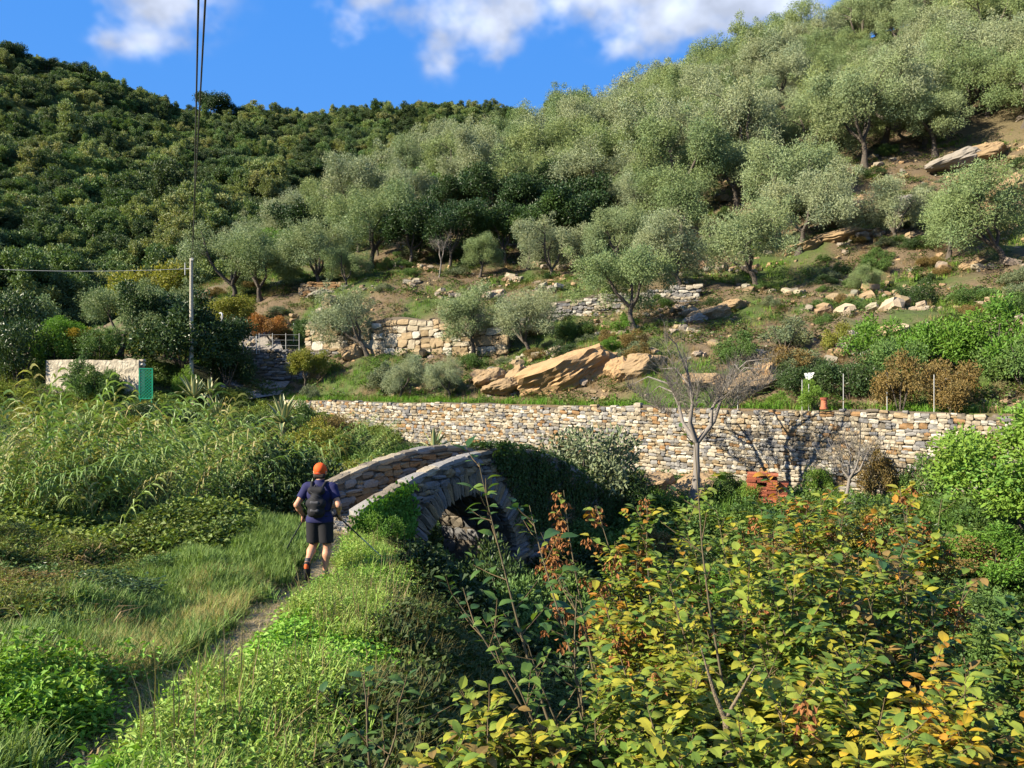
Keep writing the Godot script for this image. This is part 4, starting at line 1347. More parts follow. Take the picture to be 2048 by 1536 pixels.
func agaves() -> void:
	var m := leafmat("agave", Color(1, 1, 1), 0.12, 0.45)
	var kinds := [agave_leaf(1.0, 0.15, 0.1), agave_leaf(1.0, 0.16, 0.6), agave_leaf(0.9, 0.15, 1.1)]
	for t in [[388, 800, 41.0, 1.55, 26, "large cream-striped agave at the foot of the pole"], [435, 832, 38.5, 1.15, 20, "shaded agave below the one at the pole"], [566, 850, 34.5, 1.45, 26, "cream-striped agave with upright leaves above the reed bed"], [868, 905, 27.0, 1.15, 13, "agave with one tall dark spear leaf standing behind the bridge parapet"], [420, 790, 43.0, 1.2, 16, "small agave at the edge of the track"]]:
		var p := at(t[0], t[1], t[2])
		p.y = maxf(p.y, ground_y(p.x, p.z) - 0.1)
		var o := thing("agave", t[5], "agave", p)
		for i in t[4]:
			var f: float = float(i) / t[4]
			var leaf := part("leaf", kinds[0 if f < 0.5 else 1 if f < 0.8 else 2], m, o)
			leaf.rotation = Vector3(rf(-0.2, 0.2), i * 2.4, 0)
			leaf.basis = Basis(Vector3.UP, i * 2.399) * Basis(Vector3.BACK, lerpf(1.15, -0.1, f) + rf(-0.12, 0.12)) 
			leaf.scale = Vector3.ONE * t[3] * rf(0.75, 1.05)
		# what it stands on
		var g := Geo.new()
		g.tube([Vector3(0, -0.8, 0), Vector3(0, 0.1, 0)], [0.16, 0.13], 8, Color(0.2, 0.18, 0.1), true)
		part("stem", g.mesh(), mats["cover"], o)

# ---------------------------------------------------------------- shrubs, rocks
func put_bush(called: String, label: String, cat: String, px: float, py: float, d: float, w: float, h: float, m: Material, group := "") -> Node3D:
	var p := at(px, py, d)
	p.y = ground_y(p.x, p.z)
	var k := rng.randi() % 6
	var o := thing(called, label, cat, p, rng.randf() * TAU, group)
	part("stems", bushes[k][0], mats["bark"], o)
	part("foliage", bushes[k][1], m, o)
	o.scale = Vector3(w / 2.2, h / 1.75, w / 2.2)
	return o
func scrub() -> void:
	var gr := leafmat("bush_green", Color(0.10, 0.17, 0.04), 0.5)
	var lush: Material = leafmat("bush_lush", Color(0.115, 0.225, 0.028), 0.65)
	var lime: Material = leafmat("bush_lime", Color(0.17, 0.28, 0.04), 0.65)
	var grey := leafmat("bush_grey", Color(0.15, 0.18, 0.09), 0.3)
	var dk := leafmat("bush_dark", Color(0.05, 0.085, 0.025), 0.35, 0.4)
	var rust := leafmat("bush_rust", Color(0.20, 0.14, 0.045), 0.5)
	var yel: Material = mats["leaf_yellow"]
	for t in [
		[1700, 800, 28.8, 2.6, 2.1, dk, "dark hedge bush on the wall top behind the thin rods"],
		[1600, 800, 30.2, 2.2, 1.7, dk, "dark low bush left end of the hedge on the wall top"],
		[1790, 790, 28.4, 2.6, 2.6, gr, "leafy bush above the wall between two thin rods"],
		[1760, 740, 30.5, 3.2, 2.7, lush, "glossy bright green bush, left one of the row under the grassy slope"],
		[1880, 735, 29.2, 3.4, 3.0, lush, "glossy bright green bush, middle one of the row under the grassy slope"],
		[1990, 740, 28.0, 3.6, 3.2, lush, "glossy bright green bush, right one of the row at the picture edge"],
		[2050, 800, 26.5, 3.0, 2.8, gr, "dark green bush below the bright row at the right edge"],
		[1900, 830, 26.6, 2.4, 2.0, rust, "reddish green creeper bush hanging over the wall top at right"],
		[1800, 870, 26.0, 1.9, 2.4, rust, "rust-tinged creeper bush against the wall right of the leaning tree"],
		[1680, 690, 33.0, 1.8, 1.6, yel, "yellow-green bush beside the tilted grey boulder"],
		[1480, 730, 34.2, 2.4, 1.6, gr, "grey-green scrub behind the bare pollarded tree"],
		[1570, 700, 34.5, 2.4, 1.8, grey, "dull scrub patch above the pale slab of rock"],
		[1250, 660, 40.6, 1.7, 1.2, lush, "fresh green bush at the foot of the dark-trunked olive"],
		[945, 700, 43.6, 2.0, 1.4, gr, "round green bush at the foot of the leaning olive"],
		[1130, 715, 39.5, 1.6, 1.2, dk, "dark bush above the big ochre rock face"],
		[1220, 715, 38.6, 1.2, 1.0, lush, "small bright bush above the right end of the ochre rock face"],
		[770, 745, 43.0, 2.2, 2.0, grey, "grey-green bush below the leaning olive by the track wall"],
		[905, 790, 39.6, 1.5, 1.5, grey, "round grey bush left of the big rounded boulder"],
		[620, 770, 45.0, 1.3, 1.1, grey, "low silvery bush at the bend of the track"],
		[1170, 985, 25.5, 4.4, 3.8, grey, "tall feathery grey-green bush between the bridge and the long wall"],
		[1110, 1000, 25.4, 2.4, 2.0, dk, "dark bush at the far end of the bridge parapet"],
		[1235, 1015, 25.0, 2.6, 2.2, dk, "dark bush right of the feathery bush, in shade"],
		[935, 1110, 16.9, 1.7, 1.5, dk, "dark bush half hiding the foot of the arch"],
		[1010, 1180, 15.4, 2.4, 2.9, dk, "leafy bush growing out of the ravine in front of the arch"],  # dark leaf tone stands in for the shade of the ravine
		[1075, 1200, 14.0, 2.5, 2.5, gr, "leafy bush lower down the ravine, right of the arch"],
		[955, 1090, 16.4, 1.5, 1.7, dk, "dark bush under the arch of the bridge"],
		[860, 1075, 16.6, 1.2, 1.4, gr, "ivy-like bush on the left pier of the arch"],
		[760, 1040, 15.4, 1.1, 0.9, lush, "bright ivy bush at the near end of the right parapet"],
		[690, 965, 17.8, 1.3, 1.0, lime, "lime green creeper at the near end of the left parapet"],
		[650, 1010, 18.4, 1.5, 0.9, lush, "green creeper bush behind the hiker, beside the left parapet"],
		[1060, 930, 22.3, 2.0, 1.2, dk, "dark ivy hanging over the crest of the bridge"],
		[1130, 950, 23.2, 2.0, 1.3, dk, "dark ivy at the descending end of the bridge"],
		[165, 800, 41.5, 2.8, 2.6, gr, "green bush in front of the cream wall, left one"],
		[205, 800, 41.2, 2.6, 3.0, gr, "tall green bush in front of the cream wall, right one"],
		[375, 790, 43.8, 1.7, 2.3, lime, "lime-green ferny sapling at the foot of the pole"],
		[265, 850, 37.0, 2.8, 1.2, dk, "dark bush below the green trellis"],
		[330, 850, 36.0, 3.4, 1.7, dk, "wide dark bush in the shade under the track"],
		[60, 860, 36.0, 3.0, 1.9, yel, "yellowish bush at the far left of the reed bed"],
		[150, 880, 34.0, 2.8, 1.8, gr, "green bush at the left of the reed bed below the cream wall"],
		[640, 905, 27.0, 2.4, 1.8, yel, "yellowing bush right of the reed bed, above the hiker"],
		[720, 890, 29.0, 2.2, 1.7, yel, "yellow-green bush left of the spear-leaved agave"],
		[670, 830, 36.5, 2.6, 1.6, rust, "brownish bush on the left end of the long wall"],
		[1990, 1150, 19.5, 2.6, 1.6, lush, "green bush on the far ravine bank at the right edge"],
		[1930, 1230, 18.0, 2.4, 1.5, gr, "ivy-covered mound on the far ravine bank"],
		[2050, 1280, 16.5, 2.6, 1.8, gr, "leafy mound low on the far ravine bank at the right edge"],
		[1850, 1150, 19.5, 2.0, 1.3, gr, "small bush on the edge of the far ravine bank"],
		[1640, 985, 27.0, 1.3, 1.5, lime, "pale green climber against the wall beside the brick stack"],
		[1630, 925, 27.6, 1.2, 1.3, lime, "lime-green climber half way up the wall"]]:
		put_bush("leafy_bush", t[6], "bush", t[0], t[1], t[2], t[3], t[4], t[5])
	# the glossy evergreens round the pole, and growth before the ends of the long wall
	for t in [
		[365, 795, 46.5, 6.6, 5.2, dk, "great dark glossy bush behind the pole, widest of the garden"],
		[455, 770, 47.5, 3.6, 3.6, dk, "dark glossy bush between the pole and the iron gate"],
		[330, 690, 50.0, 4.0, 3.6, yel, "yellow-green bush above the dark glossy bush, left of the pole"],
		[430, 670, 53.0, 4.2, 3.2, lime, "yellow-green bush right of the pole, before the concrete post"],
		[110, 740, 45.0, 3.4, 3.4, lime, "lime bush tumbling over the left end of the cream wall"],
		[200, 725, 45.0, 3.0, 2.6, gr, "green bush over the middle of the cream wall"],
		[40, 790, 44.0, 4.5, 4.5, dk, "dark bush in the shade left of the cream wall"],
		[0, 740, 50.0, 6.0, 5.5, dk, "great dark bush at the left edge of the garden"],
		[640, 880, 33.0, 3.0, 2.4, yel, "yellowish bush before the left end of the long wall"],
		[590, 830, 37.0, 2.6, 2.2, gr, "green bush at the left end of the long wall"],
		[755, 900, 31.5, 1.6, 1.6, gr, "slim green bush against the long wall left of the agave"],
		[1440, 985, 27.0, 1.6, 1.0, gr, "low bush at the wall foot right of the bare tree"],
		[1755, 985, 25.6, 1.5, 2.0, rust, "brownish climber on the wall right of the thin grey tree"],
		[1860, 960, 25.0, 2.0, 2.2, gr, "green climber on the wall near its right end"],
		[1905, 900, 25.0, 1.7, 1.6, rust, "rusty creeper on the upper wall near its right end"],
		[1560, 880, 29.4, 1.0, 0.7, lime, "small lime tuft growing out of the wall face"],
		[1500, 985, 26.4, 1.2, 0.9, lime, "bright weeds at the foot of the wall left of the brick stack"]]:
		put_bush("leafy_bush", t[6], "bush", t[0], t[1], t[2], t[3], t[4], t[5])
	# bushes mixed into the reed bed
	for i in 44:
		var d := rf(16.5, 36.0)
		var x := rf(-0.68, -0.17) * d
		var r := Vector2(x, -d) - BS
		if uv_of(x, -d).y > -2.0 or r.dot(BN) > -3.6 and r.dot(BD) > -1.0 or x > path_x(maxf(-d, -18.0)) - 2.6: continue
		var e := rng.randi() % 5
		var o := thing("reed_bed_bush", "%s bush among the giant reeds, %s" % [["dark green", "green", "yellowish", "lime", "olive-grey"][e], "near the path" if d < 21.0 else "behind the hiker" if d < 28.0 else "below the garden"], "bush", Vector3(x, near_top(x, -d) - 0.1, -d), rng.randf() * TAU, "bushes in the reed bed")
		var s := rf(0.6, 1.35)
		o.scale = Vector3(s * 1.15, s * rf(0.7, 1.15), s)
		var k := rng.randi() % 6
		part("stems", bushes[k][0], mats["bark"], o)
		part("foliage", bushes[k][1], [dk, gr, yel, lime, grey][e], o)
	# brambles and shrubs that fill the ravine
	for i in 46:
		var d := rf(9.5, 22.5)
		var x := rf(0.02, 0.66) * d
		if uv_of(x, -d).y > -3.2 or x < 1.6: continue
		var e := rng.randi() % 5
		var o := thing("ravine_bush", "%s bramble mound in the ravine, %s" % [["dark green", "mid green", "yellowish", "fresh green", "brownish"][e], "behind the autumn shrubs" if d < 15.0 else "on its far bank below the long wall"], "bush", Vector3(x, near_top(x, -d) - 0.15, -d), rng.randf() * TAU, "bramble mounds of the ravine")
		var s := rf(0.7, 1.5)
		o.scale = Vector3(s, s * rf(0.55, 0.95), s)
		var k := rng.randi() % 6
		part("stems", bushes[k][0], mats["bark"], o)
		part("foliage", bushes[k][1], [dk, gr, yel, lush, rust][e], o)
	# bramble humps on the mown bank
	for i in 34:
		var d := rf(7.5, 17.0)
		var x := rf(-0.70, -0.30) * d
		if x > path_x(-d) - 1.7: continue
		var e := rng.randi() % 4
		var o := thing("bramble_hump", "low %s bramble hump on the trampled bank left of the path" % ["dark", "green", "brownish", "yellowed"][e], "bush", Vector3(x, near_top(x, -d) - 0.15, -d), rng.randf() * TAU, "bramble humps left of the path")
		var s := rf(0.35, 0.8)
		o.scale = Vector3(s * 1.3, s * rf(0.3, 0.6), s)
		part("foliage", bushes[rng.randi() % 6][1], [dk, gr, rust, yel][e], o)
	# bushes added upstream of the arch to block sun and keep its vault dark
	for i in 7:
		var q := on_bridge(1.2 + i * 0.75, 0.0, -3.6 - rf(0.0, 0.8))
		var o := thing("added_stream_bush", "dark bush added behind the arch to keep sun out of its vault", "bush", Vector3(q.x, near_y(q.x, q.z) - 0.2, q.z), rng.randf() * TAU, "bushes added to shade the arch vault")
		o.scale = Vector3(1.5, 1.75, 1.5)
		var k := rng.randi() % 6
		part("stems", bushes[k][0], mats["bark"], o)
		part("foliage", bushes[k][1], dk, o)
	# ivy on the bridge
	var xf := []
	var cols := []
	var leafy := herb(9, 60, 0.16, 0.34, 0.085, 0.075)
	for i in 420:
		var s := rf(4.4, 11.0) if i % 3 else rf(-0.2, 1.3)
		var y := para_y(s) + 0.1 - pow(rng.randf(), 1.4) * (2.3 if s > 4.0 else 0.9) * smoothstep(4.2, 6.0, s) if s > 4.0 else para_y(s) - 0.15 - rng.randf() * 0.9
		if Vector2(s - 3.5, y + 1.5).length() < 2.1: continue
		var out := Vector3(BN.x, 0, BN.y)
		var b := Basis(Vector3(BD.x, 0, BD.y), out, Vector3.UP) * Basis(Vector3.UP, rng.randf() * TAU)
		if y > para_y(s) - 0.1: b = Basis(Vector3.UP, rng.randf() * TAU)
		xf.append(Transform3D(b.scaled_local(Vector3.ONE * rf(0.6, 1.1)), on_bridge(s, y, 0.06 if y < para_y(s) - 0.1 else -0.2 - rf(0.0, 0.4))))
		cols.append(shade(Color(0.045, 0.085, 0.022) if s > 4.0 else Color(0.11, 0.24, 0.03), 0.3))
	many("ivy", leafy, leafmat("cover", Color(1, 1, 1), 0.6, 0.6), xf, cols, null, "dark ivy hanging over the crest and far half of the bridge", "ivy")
	# smaller scrub scattered over the slope
	for i in 230:
		var q := xz_of(rf(-12.0, 56.0), 3.5 + 40.0 * pow(rng.randf(), 1.2))
		var s := rf(0.6, 1.7)
		var k := rng.randi() % 6
		var uv := uv_of(q.x, q.y)
		var where: String = ["near the right edge", "behind the bare tree", "by the ochre rock face", "near the track"][clampi(int((uv.x + 6.0) / 13.0), 0, 3)] + ", " + ("just above the long wall" if uv.y < 8.0 else "on the middle terraces" if uv.y < 18.0 else "under the olive grove")
		var e := rng.randi() % 5
		var o := thing("scrub_plant", "low %s scrub plant %s" % [["green", "grey", "dark", "brownish", "green"][e], where], "shrub", Vector3(q.x, hill_y(q.x, q.y) - 0.1, q.y), rng.randf() * TAU, "scrub on the terraced slope")
		o.scale = Vector3(s * 0.62, s * rf(0.35, 0.6), s * 0.62)
		part("foliage", bushes[k][1], [gr, grey, dk, rust, gr][e], o)
	# the trees in front of the long wall
	var lt := plant("leaning_tree", broads[1], "bright green tree with a leaning bare trunk at the right edge, before the wall", "tree", Vector3(0, 0, 0), 1.0, lime, mats["bark"])
	lt.position = at(2040, 1080, 21.0)
	lt.rotation = Vector3(0, 1.0, 0.30)
	lt.scale = Vector3(0.86, 0.72, 0.86)
	bare_tree("bare_pollard_tree", "bare pollarded tree with a pale trunk and a broom of twigs, before the long wall", at(1385, 1010, 26.0), 6.2, 3.6, 0.14, 1300, 4)
	bare_tree("thin_bare_tree", "thin forked grey tree standing close to the wall right of the brick stack", at(1690, 1015, 25.0), 3.2, 1.6, 0.07, 160, 5)
	bare_tree("dead_sapling", "pale dead sapling in front of the dark evergreen thicket", at(878, 545, 57.0), 4.2, 1.6, 0.06, 120, 6)

func bare_tree(called: String, label: String, p: Vector3, h: float, spread: float, girth: float, twigs: int, seed_: int) -> void:
	var r := RandomNumberGenerator.new()
	r.seed = 700 + seed_
	p.y = ground_y(p.x, p.z) - 0.1
	var o := thing(called, label, "tree", p)
	var g := Geo.new()
	var ends := limbs(g, r, Vector3.ZERO, Vector3(0.1, 0, 0), h, spread, girth, 4, 0.36)
	part("trunk", g.mesh(), mats["grey_bark"], o)
	var t := Geo.new()
	for i in twigs:
		var e: Vector3 = ends[r.randi() % ends.size()]
		var a: Vector3 = e.lerp(Vector3(0, h * 0.4, 0), r.randf() * 0.55)
		var d := Vector3(r.randf_range(-1, 1), r.randf_range(0.2, 2.2), r.randf_range(-1, 1)).normalized() * r.randf_range(0.3, 0.95)
		var m: Vector3 = a + d * 0.5 + Vector3(r.randf_range(-1, 1), r.randf_range(-1, 1), r.randf_range(-1, 1)) * 0.08
		t.tube([a, m, a + d], [0.008, 0.006, 0.002], 3, Color(1.5, 1.35, 1.0) * r.randf_range(0.7, 1.3), false)
	part("twigs", t.mesh(), mats["grey_bark"], o)

func rocks() -> void:
	var tan := stonemat("rock_tan", Color(0.27, 0.19, 0.105))
	var ochre := stonemat("rock_ochre", Color(0.33, 0.215, 0.11))
	var grey := stonemat("rock_grey", Color(0.235, 0.21, 0.175))
	var kinds := []
	for k in 6: kinds.append(boulder(900 + k, 0.35))
	for t in [
		[1140, 785, 36.6, 3.1, 1.15, 1.6, 0, ochre, "broad smooth ochre rock face above the long wall"],
		[972, 765, 38.8, 1.15, 0.75, 0.9, 1, tan, "big rounded boulder left of the ochre rock face"],
		[1045, 760, 38.3, 0.8, 0.7, 0.8, 2, tan, "boulder between the rounded boulder and the ochre rock face"],
		[1060, 745, 38.6, 0.6, 0.4, 0.5, 3, ochre, "small ochre boulder on the upper left of the rock face"],
		[1010, 790, 37.9, 1.3, 0.5, 0.9, 3, tan, "low reddish rubble ledge under the rounded boulder"],
		[1290, 760, 34.8, 1.2, 0.7, 0.9, 2, tan, "tan ledge right of the ochre rock face"],
		[1240, 780, 35.0, 0.8, 0.7, 0.6, 4, ochre, "ochre ledge at the right end of the rock face"],
		[1500, 785, 31.8, 1.9, 0.7, 0.9, 5, tan, "long tilted tan slab behind the bare tree"],
		[1535, 760, 32.0, 0.6, 0.8, 0.6, 0, ochre, "blocky ochre rock right of the tilted slab"],
		[1400, 790, 32.8, 1.2, 0.5, 0.8, 1, tan, "low tan rock left of the tilted slab"],
		[1712, 665, 33.0, 0.75, 0.75, 0.7, 2, grey, "tilted grey layered boulder among the bright bushes"],
		[1880, 765, 28.6, 0.6, 0.28, 0.4, 3, tan, "flat tan boulder on the wall top by the last rod"],
		[1885, 785, 28.0, 0.5, 0.3, 0.4, 4, grey, "pale boulder under the flat one on the wall top"],
		[1945, 515, 42.6, 0.75, 0.45, 0.6, 5, tan, "pinkish cut boulder beside the pale leaning olive"],
		[1420, 630, 41.6, 1.6, 0.6, 1.0, 0, tan, "heap of tan boulders left of the bent olive trunk, largest"],
		[1385, 650, 41.2, 0.8, 0.45, 0.7, 1, grey, "grey boulder at the lower end of the heap"],
		[1470, 600, 42.8, 1.0, 0.4, 0.8, 2, tan, "flat boulder at the top of the heap by the olive"],
		[1720, 440, 53.5, 2.6, 1.4, 1.6, 3, tan, "pale rock outcrop in the middle of the right-hand slope"],
		[1800, 430, 53.0, 1.8, 1.0, 1.2, 4, grey, "right shoulder of the pale rock outcrop"],
		[1680, 480, 51.5, 2.0, 0.6, 1.2, 5, tan, "low ledge under the pale rock outcrop"],
		[1610, 500, 51.4, 1.6, 0.5, 1.0, 0, tan, "ledge at the foot of the tall straight olive"],
		[1900, 330, 59.5, 2.6, 1.0, 1.6, 1, grey, "dark rock band below the upper grove at right"],
		[1980, 300, 59.0, 2.2, 0.9, 1.6, 2, tan, "tan rock step right of the dark rock band"],
		[2020, 400, 51.0, 1.5, 1.0, 1.2, 3, tan, "square tan crag at the right edge of the slope"],
		[1960, 430, 49.5, 1.1, 0.7, 0.9, 4, ochre, "ochre crag left of the square crag"],
		[1380, 880, 27.2, 1.2, 0.45, 0.8, 5, tan, "tan ledge of rock at the wall behind the bare tree"],
		[1310, 920, 27.8, 1.1, 0.6, 0.8, 0, tan, "rock at the foot of the wall left of the bare tree"],
		[700, 725, 48.8, 0.8, 0.9, 0.7, 1, tan, "tall tan corner boulder at the end of the track wall"],
		[1080, 640, 46.0, 0.9, 0.5, 0.6, 2, ochre, "ochre boulder at the right end of the boulder wall"],
		[640, 590, 58.5, 1.0, 0.4, 0.7, 3, grey, "pale boulder at the left end of the topmost wall"]]:
		var p := at(t[0], t[1], t[2])
		p.y = ground_y(p.x, p.z) + t[4] * 0.35
		var o := single("boulder", kinds[t[6]], t[7], t[8], "boulder")
		o.position = p
		o.rotation = Vector3(rf(-0.15, 0.15), rf(-0.5, 0.5), rf(-0.1, 0.3))
		o.scale = Vector3(t[3], t[4], t[5])
	# loose stones of the slopes
	var xf := []
	var cols := []
	for i in 6500:
		var q := xz_of(rf(-12.0, 48.0), 1.5 + 45.0 * pow(rng.randf(), 1.1))
		var nz := noise.get_noise_2d(q.x * 2.1 + 50.0, q.y * 2.1)
		if nz < -0.02: continue
		var s := rf(0.05, 0.2) * (1.0 + 2.0 * pow(rng.randf(), 6.0))
		xf.append(Transform3D(Basis.from_euler(Vector3(rf(-0.4, 0.4), rng.randf() * TAU, rf(-0.4, 0.4))).scaled_local(Vector3(s * 1.3, s * 0.7, s)), Vector3(q.x, hill_y(q.x, q.y) + s * 0.2, q.y)))
		cols.append(shade(pick([Color(0.27, 0.195, 0.115), Color(0.24, 0.21, 0.165), Color(0.30, 0.215, 0.115)])))
	# tumbled terrace edges: bands of rubble along the slope
	for band in [5.5, 8.5, 12.0, 16.0, 20.5, 26.0, 33.0]:
		for i in 420:
			var u := rf(-12.0, 46.0)
			var v: float = band + 1.6 * noise.get_noise_2d(u * 1.5, band * 9.0) + rf(-0.5, 0.5)
			if noise.get_noise_2d(u * 2.4 + 90.0, band * 13.0) < 0.0: continue
			var q := xz_of(u, v)
			var s := rf(0.1, 0.3) * (1.0 + 1.6 * pow(rng.randf(), 5.0))
			xf.append(Transform3D(Basis.from_euler(Vector3(rf(-0.4, 0.4), rng.randf() * TAU, rf(-0.4, 0.4))).scaled_local(Vector3(s * 1.4, s * 0.75, s)), Vector3(q.x, hill_y(q.x, q.y) + s * rf(0.1, 0.8), q.y)))
			cols.append(shade(pick([Color(0.27, 0.195, 0.115), Color(0.24, 0.21, 0.165), Color(0.33, 0.27, 0.19)])))
	many("loose_stones", stones[2], mats["stone_any"], xf, cols, null, "loose tan stones lying over the bare slope", "stones")

# ---------------------------------------------------------------- bodies: tapered capsules joined smoothly and meshed by surface nets
func body(bones: Array, cell: float, k: float, cuts := []) -> ArrayMesh:
	var lo := Vector3(1e9, 1e9, 1e9)
	var hi := -lo
	for b in bones:
		var m: float = maxf(b[2], b[3]) + k + cell * 3.0
		for e in 2:
			lo = lo.min(b[e] - Vector3.ONE * m)
			hi = hi.max(b[e] + Vector3.ONE * m)
	var n := Vector3i(((hi - lo) / cell).ceil()) + Vector3i.ONE
	var f := PackedFloat32Array()
	f.resize(n.x * n.y * n.z)
	f.fill(1.0)
	for b in bones:
		var a: Vector3 = b[0]
		var ab: Vector3 = b[1] - a
		var l2 := maxf(ab.length_squared(), 1e-9)
		var ra: float = b[2]
		var rb: float = b[3]
		var m := maxf(ra, rb) + k + cell * 2.5
		var p0 := Vector3i(((a.min(b[1]) - Vector3.ONE * m - lo) / cell).floor()).max(Vector3i.ZERO)
		var p1 := Vector3i(((a.max(b[1]) + Vector3.ONE * m - lo) / cell).ceil()).min(n - Vector3i.ONE)
		for z in range(p0.z, p1.z + 1):
			for y in range(p0.y, p1.y + 1):
				var row := (z * n.y + y) * n.x
				for x in range(p0.x, p1.x + 1):
					var p := lo + Vector3(x, y, z) * cell
					var t := clampf((p - a).dot(ab) / l2, 0.0, 1.0)
					var d := p.distance_to(a + ab * t) - lerpf(ra, rb, t)
					var c := f[row + x]
					var h := maxf(k - absf(c - d), 0.0) / k
					f[row + x] = minf(c, d) - h * h * k * 0.25
	for c in cuts:
		# a half space (normal, offset) ends a garment cleanly
		for z in n.z:
			for y in n.y:
				var row := (z * n.y + y) * n.x
				for x in n.x:
					var p := lo + Vector3(x, y, z) * cell
					f[row + x] = maxf(f[row + x], p.dot(c[0]) - c[1])
	var g := Geo.new()
	var id := PackedInt32Array()
	id.resize(f.size())
	id.fill(-1)
	var sx := 1
	var sy := n.x
	var sz := n.x * n.y
	var off := [0, sx, sy, sx + sy, sz, sz + sx, sz + sy, sz + sx + sy]
	var edges := [[0, 1], [2, 3], [4, 5], [6, 7], [0, 2], [1, 3], [4, 6], [5, 7], [0, 4], [1, 5], [2, 6], [3, 7]]
	for z in n.z - 1:
		for y in n.y - 1:
			var row := z * sz + y * sy
			for x in n.x - 1:
				var i := row + x
				var s0 := f[i] < 0.0
				if s0 == (f[i + 1] < 0.0) and s0 == (f[i + sy] < 0.0) and s0 == (f[i + sz] < 0.0) and s0 == (f[i + sx + sy] < 0.0) and s0 == (f[i + sx + sz] < 0.0) and s0 == (f[i + sy + sz] < 0.0) and s0 == (f[i + sx + sy + sz] < 0.0): continue
				var sum := Vector3.ZERO
				var cnt := 0
				for e in edges:
					var va: float = f[i + off[e[0]]]
					var vb: float = f[i + off[e[1]]]
					if (va < 0.0) == (vb < 0.0): continue
					var t := va / (va - vb)
					var ca := Vector3(e[0] & 1, (e[0] >> 1) & 1, (e[0] >> 2) & 1)
					var cb := Vector3(e[1] & 1, (e[1] >> 1) & 1, (e[1] >> 2) & 1)
					sum += ca.lerp(cb, t)
					cnt += 1
				id[i] = g.v.size()
				g.v.append(lo + (Vector3(x, y, z) + sum / cnt) * cell)
				g.c.append(Color.WHITE)
	for z in range(1, n.z - 1):
		for y in range(1, n.y - 1):
			for x in range(1, n.x - 1):
				var i := z * sz + y * sy + x
				var s := f[i] < 0.0
				for ax in 3:
					var st: int = [sx, sy, sz][ax]
					if s == (f[i + st] < 0.0): continue
					var u: int = [sy, sz, sx][ax]
					var w: int = [sz, sx, sy][ax]
					var q := [id[i], id[i - u], id[i - u - w], id[i - w]]
					if q.min() < 0: continue
					if s: q.reverse()
					g.ix.append(q[0]); g.ix.append(q[1]); g.ix.append(q[2])
					g.ix.append(q[0]); g.ix.append(q[2]); g.ix.append(q[3])
	g.with_normals()
	return g.mesh()

func hand(wrist: Vector3, grip: Vector3, axis: Vector3, out: Vector3) -> Array:
	# a fist closed round a pole: palm, four fingers bent twice, thumb from the side of the palm
	var r := []
	var fwd := (grip - wrist).normalized()
	var palm := wrist + fwd * 0.05
	r.append([wrist, palm, 0.024, 0.03])
	for i in 4:
		var o := axis * (0.033 - 0.022 * i)
		var l: float = [0.92, 1.0, 0.95, 0.78][i]
		var k0 := palm + o + fwd * 0.025 + out * 0.012
		var k1 := k0 + fwd * 0.034 * l - out * 0.004
		var k2 := k1 - out * 0.03 * l + fwd * 0.004
		var k3 := k2 - fwd * 0.022 * l - out * 0.002
		r.append([palm + o * 0.7, k0, 0.013, 0.0105])
		r.append([k0, k1, 0.0105, 0.0095])
		r.append([k1, k2, 0.0095, 0.009])
		r.append([k2, k3, 0.009, 0.0075])
	var t0 := palm + axis * 0.03 - fwd * 0.01
	var t1 := t0 + axis * 0.022 + fwd * 0.025 - out * 0.012
	var t2 := t1 + fwd * 0.022 - out * 0.016 - axis * 0.006
	r.append([t0, t1, 0.0125, 0.0105])
	r.append([t1, t2, 0.0105, 0.0085])
	return r

